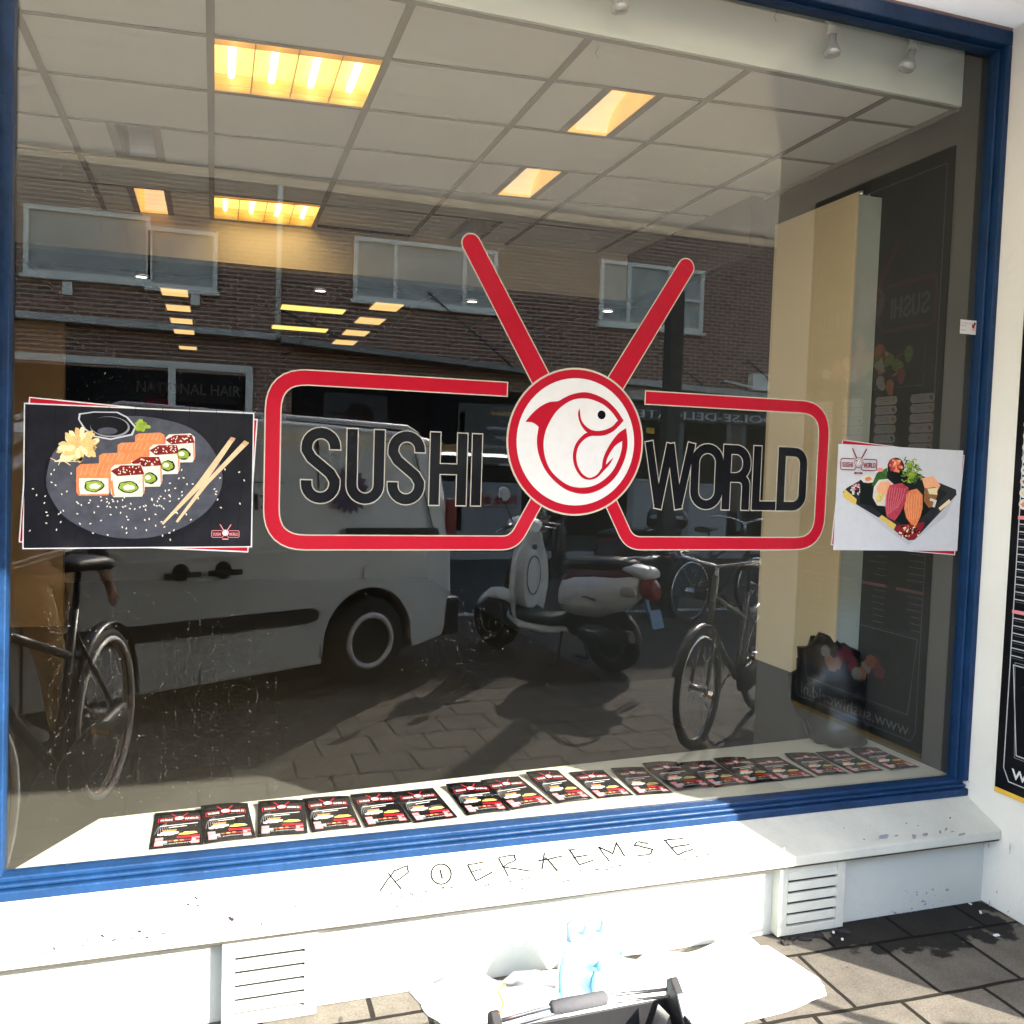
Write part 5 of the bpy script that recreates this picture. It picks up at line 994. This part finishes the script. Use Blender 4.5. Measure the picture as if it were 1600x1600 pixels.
    g = G(); g.tube([V(-.12, .06, .74), V(-.34, .06, .74), V(-.34, -.06, .74), V(-.12, -.06, .74), V(.22, -.05, .74), V(.22, .05, .74)], .006, 6, closed=True); g.tube([V(-.3, .06, .74), V(0, .06, r)], .005, 6); g.tube([V(-.3, -.06, .74), V(0, -.06, r)], .005, 6); g.build('carrier', dmetal, t, local=True)
    g = G(); g.ball((-.37, 0, .70), (.02, .05, .022), 12); g.build('rear_light', M('tail_red', (.25, .01, .01), .2), t, local=True)
    return t
copper = M('copper_band', (.75, .24, .07), .4, .1, .3, 8)
bicycle((-.46, -1.66, 0), math.atan2(.97, -.22), 'bicycle with copper coloured rim standing end on, mirrored at the far left', 1.15, (.02, .02, .022), inner=copper, rack=False, hb=.6)
bicycle((2.66 + .86, -1.76 - .68, 0), math.atan2(.62, -.78), 'thin black bicycle seen end on beside the edge of the white side wall', 1.0, (.16, .15, .14), tyre=M('greyed_tyre', (.10, .095, .085), .9), rack=False)  # frame and tyre greyed so the mirrored bicycle reads as a faint reflection
bicycle((4.69, -5.43, 0), math.atan2(-.35, .93), 'black bicycle parked sideways behind the scooter', 1.0, (.015, .015, .015))
# ------------------------------------------------------------------ passer-by
def skin(joints, edges, name, mt, parent, root=0, sub=2):
    me = bpy.data.meshes.new(name); me.from_pydata([j[0] for j in joints], edges, []); o = bpy.data.objects.new(name, me); S.collection.objects.link(o)
    md = o.modifiers.new('skin', 'SKIN'); md.use_smooth_shade = True
    for i, j in enumerate(joints): me.skin_vertices[0].data[i].radius = (j[1], j[2] if len(j) > 2 else j[1]); me.skin_vertices[0].data[i].use_root = (i == root)
    q = o.modifiers.new('s', 'SUBSURF'); q.levels = sub; q.render_levels = sub
    dg = bpy.context.evaluated_depsgraph_get(); m2 = bpy.data.meshes.new_from_object(o.evaluated_get(dg)); bpy.data.objects.remove(o, do_unlink=True)
    o = bpy.data.objects.new(name, m2); S.collection.objects.link(o); o.data.materials.clear(); lin(o, mt)
    for p in m2.polygons: p.use_smooth = True
    o.parent = parent; return o
pt = thing('person', (-.84, -2.50, 0), 'person in brown trousers and pale shoes walking past at the far left', 'person', rz=radians(35))
sk_c = M('skin_tone', (.45, .27, .19), .6, 0, .06); jn = [((0, 0, .95), .13, .10), ((0, 0, 1.12), .12, .09), ((0, 0, 1.32), .15, .10), ((0, 0, 1.45), .09, .07), ((.01, 0, 1.52), .05), ((.03, 0, 1.60), .075, .07), ((.035, 0, 1.70), .08, .075)]
ed = [(i, i + 1) for i in range(6)]
for s_ in (-1, 1):
    b = len(jn); k = s_ * .16
    jn += [((0, s_ * .10, .90), .095), ((k * .8 + .03, s_ * .10, .50), .062), ((k * 1.5 - (.05 if s_ < 0 else 0), s_ * .10, .10), .042), ((k * 1.5 + .10, s_ * .10, .04), .035, .03)]
    ed += [(0, b), (b, b + 1), (b + 1, b + 2), (b + 2, b + 3)]
    b = len(jn); jn += [((0, s_ * .19, 1.42), .055), ((-k * .5, s_ * .24, 1.13), .043), ((-k * .9 + .06, s_ * .23, .90), .030), ((-k * .9 + .09, s_ * .23, .84), .033, .018)]
    ed += [(3, b), (b, b + 1), (b + 1, b + 2), (b + 2, b + 3)]
    for f in range(5):
        n_ = len(jn); yy = s_ * (.23) + (f - 2) * .017; L_ = (.05, .075, .085, .078, .06)[f]
        base = jn[b + 3][0]; jn += [((base[0] + .01, yy, base[2] - L_ * .55), .008), ((base[0] + .02, yy, base[2] - L_), .007)]; ed += [(b + 3, n_), (n_, n_ + 1)]
skin(jn, ed, 'body', sk_c, pt)
jt = [((0, 0, .98), .14, .11), ((0, .10, .90), .11), ((.158, .10, .50), .080), ((.23, .10, .14), .068), ((0, -.10, .90), .11), ((-.098, -.10, .50), .080), ((-.28, -.10, .14), .068)]
skin(jt, [(0, 1), (1, 2), (2, 3), (0, 4), (4, 5), (5, 6)], 'trousers', M('brown_cloth', (.60, .36, .16), .9, 0, .3, 25, .4), pt)
jj = [((0, 0, .92), .155, .12), ((0, 0, 1.15), .15, .115), ((0, 0, 1.36), .17, .12), ((0, 0, 1.46), .10, .08), ((0, .20, 1.42), .07), ((-.08, .25, 1.13), .058), ((-.08, .24, .93), .045), ((0, -.20, 1.42), .07), ((.08, -.25, 1.13), .058), ((.19, -.24, .93), .045)]
skin(jj, [(0, 1), (1, 2), (2, 3), (3, 4), (4, 5), (5, 6), (3, 7), (7, 8), (8, 9)], 'jacket', M('dark_cloth', (.03, .03, .035), .9, 0, .3, 25, .3), pt)
g = G(); g.ball((.02, 0, 1.735), (.095, .085, .075), 18, 0, .15, 8); g.build('hair', M('dark_hair', (.03, .02, .015), .8), pt, local=True)
for s_ in (-1, 1):
    g = G(); g.ball((.108, s_ * .03, 1.685), .009, 8); g.build('eye', M('eye_dark', (.02, .02, .02), .2), pt, local=True)
    g = G(); g.ball((.03, s_ * .083, 1.675), (.018, .008, .03), 10); g.build('ear', sk_c, pt, local=True)
    x = .24 if s_ > 0 else -.27
    g = G(); g.tube([V(x - .05, s_ * .10, .055), V(x, s_ * .10, .06), V(x + .08, s_ * .10, .045), V(x + .17, s_ * .10, .035), V(x + .20, s_ * .10, .03)], [.038, .05, .045, .035, .018], 14); g.build('shoe', M('pale_shoe', (.7, .7, .72), .7), pt, local=True)
g = G(); g.ball((.115, 0, 1.655), (.018, .012, .02), 10); g.build('nose', sk_c, pt, local=True)
g = G(); g.box(.100, .108, -.022, .022, 1.618, 1.626); g.build('mouth', M('lip', (.35, .12, .10), .5), pt, local=True)
